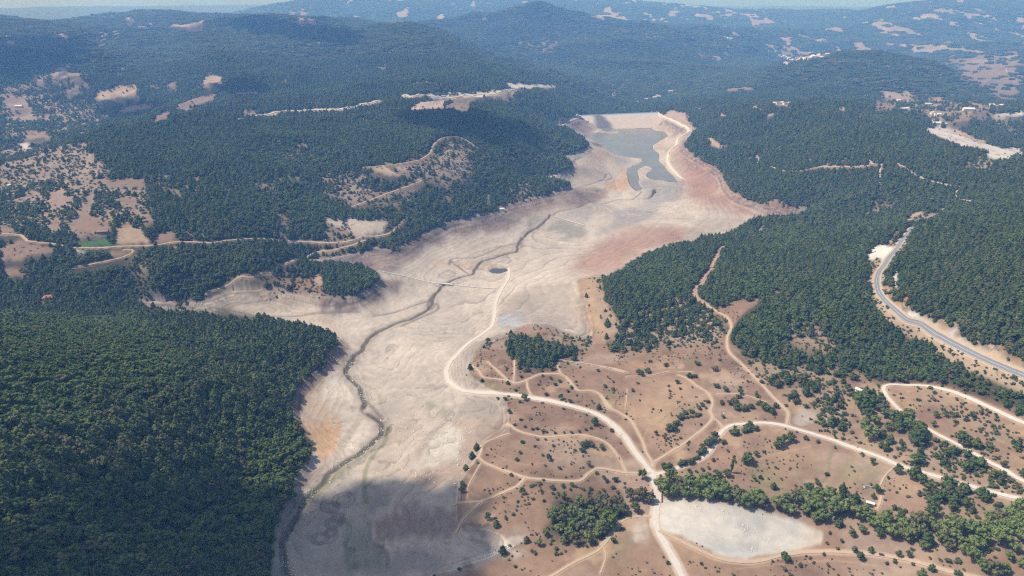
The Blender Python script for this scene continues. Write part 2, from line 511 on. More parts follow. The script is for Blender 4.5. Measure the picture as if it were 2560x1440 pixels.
def paint(cls, s, tree=None, bush=None, a=1.0, warp=4.0, feather=2, pine=None, ragged=0.0):
    r = region(s, warp, feather)
    if r is None:
        return
    sl, m = r
    if ragged:
        m = m * smooth(-0.35, 0.15, 0.35 - ragged + fbm(GX32[sl], GY32[sl], 16, 3, 301))
    m = m * a
    if cls:
        SOIL[sl] += (np.array(CLS[cls], np.float32) - SOIL[sl]) * m[..., None]
    if tree is not None:
        mt_ = smear(m, sl) if (tree < .15 and bush is not None and pine is not None) else m
        TREE[sl] += (tree - TREE[sl]) * mt_
    if bush is not None:
        BUSH[sl] += (bush - BUSH[sl]) * m
    if pine is not None:
        PINE[sl] += (pine - PINE[sl]) * m


def path(s, step=5.0):
    return spline(to_ground(px(s) if isinstance(s, str) else s), step)


def band(cls, s, width, a=1.0, soft=1.5, tree=None, bush=None, w=None, dz=0.0):
    w = path(s) if w is None else w
    r = stroke(w, width, soft)
    if r is None:
        return
    sl, m = r
    if cls:
        SOIL[sl] += (np.array(CLS[cls], np.float32) - SOIL[sl]) * (m * a)[..., None]
    if tree is not None:
        TREE[sl] += (tree - TREE[sl]) * m
    if bush is not None:
        BUSH[sl] += (bush - BUSH[sl]) * m
    if dz:
        GZ[sl] += dz * m


# -- banks and flats of the drained reservoir
BEDPAINT = '''
bank|5:590,600 850,480 905,545 880,585 700,680 600,760 500,800 300,770 0,745 0,700 300,655 430,610
bank|5:870,450 1000,420 1260,370 1290,385 1450,430 1420,455 1200,520 950,545 900,530
bankrock|5:1270,330 1450,290 1640,240 1800,190 1950,195 2050,220 2050,270 1900,310 1500,400 1440,412 1300,380
bank|5:1700,250 1800,210 2000,215 2050,240 2040,275 1900,310 1750,330
mudgrey|4:1580,950 1650,930 1900,915 2150,935 2300,975 2280,1040 2100,1075 1850,1080 1640,1060 1600,1000
bank|5:0,980 30,970 300,940 430,860 590,850 560,920 400,1000 200,1090 0,1090
bank|5:0,740 300,760 420,790 440,830 430,860 300,790 0,720
bankrock|5:100,1250 110,1300 200,1440 0,1440 0,1300
bank|9:1670,270 1720,260 1760,300 1700,360 1620,440 1560,470 1500,480 1480,600 1500,680 1450,640 1440,560 1500,450 1600,350
wet|5:1660,420 1740,425 1890,475 1900,520 1850,560 1760,545 1700,525 1590,495
wet|5:1470,440 1560,400 1640,395 1560,440 1500,490 1470,480
wet|5:1680,560 1800,540 1830,560 1740,580
wetlilac|5:1700,385 1800,350 1950,335 1955,370 1900,440 1780,410
wetlilac|5:2060,385 2200,340 2300,310 2400,240 2560,210 2560,300 2420,300 2430,340 2350,420 2200,475 1960,540 2000,480 2100,430
wetlilac|10:1290,1170 1450,1170 1700,1190 1830,1240 1790,1400 1700,1440 1300,1440 1200,1390 1300,1340 1220,1240
wetlilac|10:870,830 1050,850 1100,900 1040,960 900,960 930,930 850,900
mudgrey|10:440,960 740,1010 760,1070 690,1170 480,1220 440,1260 300,1230 90,1120 90,1060 320,990
mudgrey|10:560,760 740,920 720,1010 560,980 420,950
redlight|10:380,950 600,910 640,960 480,1000
red|10:580,800 690,740 860,830 740,910 660,920 590,870
orange|10:720,1220 960,1150 1040,1200 1110,1270 1000,1290 760,1280
orange|10:1010,1000 1060,1150 1100,1230 1060,1240 960,1140 940,1010
tan|10:1400,670 1560,650 1640,690 1600,740 1480,780 1400,740
bank|10:100,400 320,310 420,360 600,460 520,530 420,520 330,490 200,430
bankdark|10:640,490 830,495 1000,500 950,515 700,515
bankdark|10:500,620 620,640 700,690 630,710
redlight|10:1430,330 1600,350 1750,420 1900,480 1650,570 1560,490 1400,420
bank|10:1650,380 1800,430 1880,490 1700,560 1640,560 1700,470
red|10:1750,610 1870,560 1900,620 1830,700 1900,800 2000,880 2215,1000 2215,1440 1830,1440 1880,1300 1920,1160 1860,1080 1760,960 1660,860 1670,760
redlight|10:1760,740 1900,830 2000,900 2110,950 2000,1010 1880,1060 1780,960
red|6:100,0 250,0 400,80 440,180 335,312 270,312 200,225 120,100
redlight|6:275,312 440,180 480,260 620,300 850,340 1060,345 800,392 500,345
mud|6:385,200 445,175 445,240 370,290
red|6:620,345 850,345 1060,345 900,375 700,380
red|5:1970,585 2050,530 2300,490 2560,470 2560,575 2400,612 2200,722 2100,805 1830,800 1770,770 1860,680
redlight|5:2100,530 2300,500 2560,480 2560,520 2300,560
red|6:0,515 200,495 350,532 0,605
mudgrey|5:1290,1000 1500,900 1800,870 1900,1050 1945,1200 1720,1200 1450,1150 1280,1210
redlight|5:1780,1060 1890,1040 1940,1150 1850,1180
gravelblue|5:1280,1100 1420,1090 1460,1160 1350,1180 1260,1190
mudgrey|5:1000,1360 1150,1280 1280,1210 1300,1250 1150,1330 1090,1420 1000,1439
tan|5:1120,700 1330,770 1100,790 850,760 720,740
mudgrey|5:420,790 600,840 780,860 740,900 600,850
tan|4:2060,1110 2180,1085 2300,1110 2480,1210 2420,1215 2250,1160
tan|7:350,360 420,130 600,45 565,170 520,260 560,300 700,430 650,560 560,700 480,600 420,480
bank|7:350,350 420,130 480,110 400,300 380,400
orange|7:410,420 560,400 690,440 640,580 560,720 500,620
sand|7:640,140 700,170 760,230 780,280 740,290 640,270 560,230 580,180
sand|7:800,365 905,420 900,470 860,540 740,600 680,600 740,490
rockymud|7:1050,340 1250,320 1380,380 1280,450 1220,560 1100,660 1050,760 900,800 870,700 1000,540 1030,440
pinkmud|7:1450,390 1700,380 1800,350 1790,480 1600,560 1520,760 1300,850 1050,750 1150,640 1230,540 1300,470
whiterock|7:1250,540 1420,420 1500,500 1450,640 1250,720 1080,740 1200,640
greymud|7:400,950 560,860 700,820 950,820 1000,900 850,1050 880,1250 1000,1330 950,1440 400,1440 330,1250 340,1100
greendark|7:700,1050 800,1100 870,1230 980,1280 960,1400 700,1400 690,1250
brownmud|7:900,1050 1150,970 1480,1000 1480,1060 1400,1180 1150,1170 900,1230
brownmud|7:420,800 540,690 560,740 420,900 360,990 280,1080 230,1250 200,1330 190,1440 100,1440 240,1100
greymud|7:950,1330 1150,1280 1400,1330 1300,1440 950,1440
algae|7:880,190 930,240 960,330 930,310
algae|7:1220,255 1400,320 1470,340 1350,360 1240,310
algae|7:970,450 990,480 960,530 930,520
mudgrey|7:1370,60 1550,30 1540,150 1700,195 1720,215 1560,205 1450,180
mudgrey|7:1500,240 1600,240 1780,340 1700,390 1450,390 1430,360 1480,320
'''
BEDPAINT += '''
red|0:1815,455 1829,478 1871,503 1906,512 1976,519 2040,521 1994,533 1906,541 1840,535 1780,515 1790,480
mudgrey|0:1760,545 1850,540 1900,548 1840,575 1760,595 1700,600 1720,570
'''
for ln in BEDPAINT.split('\n'):
    if '|' in ln:
        c, s = ln.split('|')
        paint(c, s, a=0.45 if c == 'algae' else (0.8 if c[:3] == 'red' else 0.9), warp=18 if c[:3] == 'red' else 9, feather=8 if c[:3] == 'red' else 2)

# darker strand rings left where the mud dried round shallow pits
for (qx, qy, r1) in ((690, 935, 11), (590, 975, 8), (620, 985, 7), (625, 1085, 8), (535, 1190, 8), (605, 1155, 6), (650, 1050, 6)):
    c = to_ground(px('7:%d,%d' % (qx, qy)))[0]
    for rr, wd in ((r1, 2.2), (r1 * 0.62, 2.0)):
        t = np.linspace(0, 2 * math.pi, 30)
        w = np.stack([c[0] + rr * np.cos(t), c[1] + rr * np.sin(t)], 1)
        band('bankdark', None, wd, 0.6, 0.8, w=w)

# steep banks: rock and rubble just under the waterline, rough and darker than the silt below
e_ = blur(BEDM, 13)
rim = (1 - smooth(.60, .93, e_)) * BEDM
rough_ = .6 + .8 * np.clip(ridged(GX32, GY32, 14, 3, 341), -.2, 1)
SOIL *= (1 - .42 * rim * rough_ * np.interp(dist, [400, 900], [.6, 1]))[..., None]
bk = np.exp(-((SOIL - np.array(CLS['bank'], np.float32)) ** 2).sum(-1) / .006) * BEDM
SOIL *= (1 + .35 * bk * np.clip(ridged(GX32, GY32, 20, 4, 351), -.8, .8) + .2 * bk * fbm(GX32, GY32, 7, 2, 361))[..., None]

# -- the main stream: an incised dark channel with algae and cobbles along it
STREAM = ['5:1640,392 1560,470 1480,520 1410,600 1400,650 1340,660 1250,690 1160,720 1110,770 1080,810 1000,830 930,860 880,890 830,950 800,1010 740,1080 640,1130 500,1180 400,1230 320,1300 290,1360 200,1439',
          '7:740,20 710,60 715,100 770,160 820,220 830,330 900,390 940,430 920,510 860,570 770,640 690,690 600,770 500,870 430,950 370,1040 310,1150 280,1250 290,1330 330,1440 420,1520']
stream_w = spline(to_ground(np.concatenate([px(s) for s in STREAM])), 4)
stream_w = stream_w + np.stack([fbm(stream_w[:, 0], stream_w[:, 1], 18, 3, 941), fbm(stream_w[:, 0], stream_w[:, 1], 18, 3, 951)], 1) * 4.0
SIDE = ['5:780,1000 680,1030 600,1060 500,1090 380,1110', '5:1380,600 1300,610 1240,640 1110,690 950,700 920,740', '5:1660,392 1700,365 1850,330 1950,300 2100,285 2230,275 2290,225',
        '5:790,975 770,1030 790,1060 830,1020 840,1060 740,1110 650,1150 580,1180', '4:1000,1020 1200,1040 1400,1040 1700,1080 1850,1110 2100,1110 2250,1090 2560,1080',
        '7:850,280 900,330 950,390', '10:760,1080 700,1160 560,1210 470,1235', '10:790,1060 830,1130 740,1170', '5:1060,810 960,740 930,715', '7:830,330 780,420 700,540 640,640 560,740', '7:1490,300 1450,370 1300,470 1220,570 1110,665']
band('mudgrey', None, 22, 0.55, 6, w=stream_w)
band('algae', None, 12, 0.22, 4, w=stream_w[len(stream_w) // 2:])
band('bankdark', None, 5.5, 0.9, 1.5, w=stream_w, dz=-1.8)
band('darkwet', None, 2.4, 0.9, .8, w=stream_w + np.stack([fbm(stream_w[:, 0], stream_w[:, 1], 14, 2, 901), fbm(stream_w[:, 0], stream_w[:, 1], 14, 2, 911)], 1) * 2.5)
band('bankdark', None, 2.6, 0.55, 1.0, w=stream_w + 9 * np.stack([fbm(stream_w[:, 0], stream_w[:, 1], 60, 2, 921), fbm(stream_w[:, 0], stream_w[:, 1], 60, 2, 931)], 1))
for i, s in enumerate(SIDE):
    if i in (9, 10):
        band('mudgrey', s, 9, 0.7, 2)
    else:
        band('bankdark', s, 5, 0.6, 2, dz=-0.8)
band('algae', '7:990,450 960,560 900,620 850,700 830,800 840,950', 5, 0.6, 2)
band('darkwet', '7:870,1070 870,1200 950,1250 985,1300 980,1380', 4, 0.5, 2)
band('algae', '7:430,960 520,870 620,790 740,700 840,610', 11, 0.45, 4)
paint('darkwet', '5:1190,790 1240,775 1330,772 1340,785 1290,805 1230,803', a=.8, feather=1, warp=2)
paint('bankdark', '5:1140,785 1240,765 1300,770 1200,795', a=.5, feather=2)

# -- dry grassland of the lower right
paint('dry', '0:1174,907 1204,864 1257,840 1320,813 1363,818 1450,854 1482,840 1468,769 1443,699 1496,690 1500,716 1512,752 1538,794 1549,822 1514,854 1530,880 1600,872 1700,850 1800,842 1830,860 1900,905 1960,965 2050,980 2110,965 2125,918 2200,955 2350,962 2450,1000 2580,1045 2750,1100 3100,1240 3300,1700 2600,1700 1087,1500 1087,1440 1215,1399 1331,1350 1219,1320 1147,1309 1155,1200 1196,1144 1207,1110 1271,1080 1275,1031 1256,982 1200,960 1174,941', tree=0, bush=0.085, warp=7)
SOIL[:] = np.where((np.abs(SOIL - np.array(CLS['dry'], np.float32)).max(-1) < 0.02)[..., None],
                   SOIL * (1 + 0.25 * mid[..., None] + 0.36 * fbm(GX32, GY32, 24, 5, 221)[..., None]) + np.array([.03, .02, .0], np.float32) * big[..., None] * 2, SOIL)
dm = np.exp(-((SOIL / (SOIL.sum(-1, keepdims=True) + 1e-6) - np.array(CLS['dry'], np.float32) / sum(CLS['dry'])) ** 2).sum(-1) / .004) * (TREE < .2) * (1 - BEDM)
for cls_, sc_, sd_, lo_, am_ in (('drybrown', 55, 231, .12, .55), ('drypale', 40, 241, .15, .5), ('pinkmud', 90, 251, .2, .35), ('drybrown', 11, 261, .25, .4), ('greenish', 60, 271, .38, .35)):
    mm_ = smooth(lo_, lo_ + .25, fbm(GX32, GY32, sc_, 4, sd_)) * dm * min(.85, am_ * 1.45)
    SOIL += (np.array(CLS[cls_], np.float32) - SOIL) * mm_[..., None]
DRYPAINT = '''
drypale|8:120,330 250,150 500,110 660,180 660,260 560,330 400,420 300,500 240,420|.6
drybrown|8:150,180 400,120 330,260 180,320|.35
drybrown|7:1830,290 2200,300 2330,420 2100,480 1830,430|.4
drypale|8:1000,470 1400,520 1380,600 1180,640 960,600|.5
greenish|8:930,640 1050,640 1160,760 1080,830 930,800 880,700|.5
greenish|8:1180,640 1400,580 1390,620 1220,700|.45
greenish|8:1430,610 1560,620 1680,640 1730,650 1690,710 1420,720|.6
greenish|8:1560,770 1640,790 1610,850 1560,850|.7
drypale|8:1380,680 1530,720 1560,850 1340,800|.5
dry|8:1700,690 1900,760 1960,850 2080,880 2300,920 2000,960 1700,900|.7
drypale|8:1740,720 1860,760 1960,860 2200,920 2000,930 1900,880|.4
greenish|8:1580,160 1690,150 1740,260 1760,300 1640,230|.5
drypale|7:1640,600 1850,520 2000,600 1880,720 1700,700|.3
drybrown|7:1860,480 2100,560 2060,700 1900,680|.35
drybrown|7:1640,520 1790,490 1850,520 1700,620 1640,660|.5
drypale|7:1480,880 1700,820 1900,860 1640,950|.35
greenish|8:100,1060 200,1040 220,1080 120,1200 60,1240|.5
orange|8:80,890 190,860 200,920 120,950|.6
drybrown|8:180,1120 330,1130 340,1220 200,1240 140,1180|.5
drypale|8:380,1060 520,1110 620,1170 560,1200 400,1180|.6
drypale|0:1443,699 1496,690 1512,752 1549,822 1514,854 1482,840 1468,769|.5
dry|0:1260,850 1320,815 1363,818 1450,854 1520,880 1400,900 1300,860|.5
'''
for ln in DRYPAINT.split('\n'):
    if '|' in ln:
        c, s, a = ln.split('|')
        paint(c, s, a=float(a), warp=8, feather=6)
# gravel yard and pull-outs
YARD = '8:310,870 330,845 440,838 520,835 650,842 760,862 860,882 1060,930 1230,990 1340,1035 1350,1060 1340,1105 1200,1150 1000,1185 860,1205 700,1172 560,1095 430,1045 360,1030 310,1000 300,930'
paint('gravel', YARD, tree=0, bush=0, warp=3, feather=1)
paint('gravelblue', '8:560,855 700,860 860,890 1100,960 1230,1000 1180,1030 1010,1010 950,1040 870,970 760,940 690,910 600,880', a=.8, feather=5, warp=9)
paint('gravelblue', '8:560,1062 700,1080 870,1130 960,1165 860,1195 700,1160', a=.7, feather=4, warp=6)
paint('drypale', '8:1230,990 1340,1035 1350,1060 1340,1105 1200,1150 1150,1140 1260,1080', a=.5, feather=4)
paint('gravelblue', '8:820,980 900,1000 930,1040 880,1060 840,1030', a=.9, feather=2, warp=8, ragged=.2)
paint('gravelblue', '8:870,1120 950,1130 960,1165 900,1160', a=.9, feather=2, warp=8)
paint('whiterock', '8:1160,330 1200,290 1300,310 1320,370 1240,410 1170,380', a=.6, feather=3, warp=8, ragged=.1)
paint('gravel', '8:150,960 290,960 300,1100 180,1110 220,1020', a=.55, feather=4, warp=8, ragged=.15)
paint('whiterock', '7:1650,1285 1800,1262 1930,1258 1930,1290 1700,1315 1500,1400 1380,1440 1300,1440 1500,1350', a=.8, feather=3, warp=6, ragged=.15)
paint('whiterock', '7:1650,1110 1900,1150 1960,1200 1800,1240 1660,1250', a=.4, feather=4, warp=8, ragged=.25)

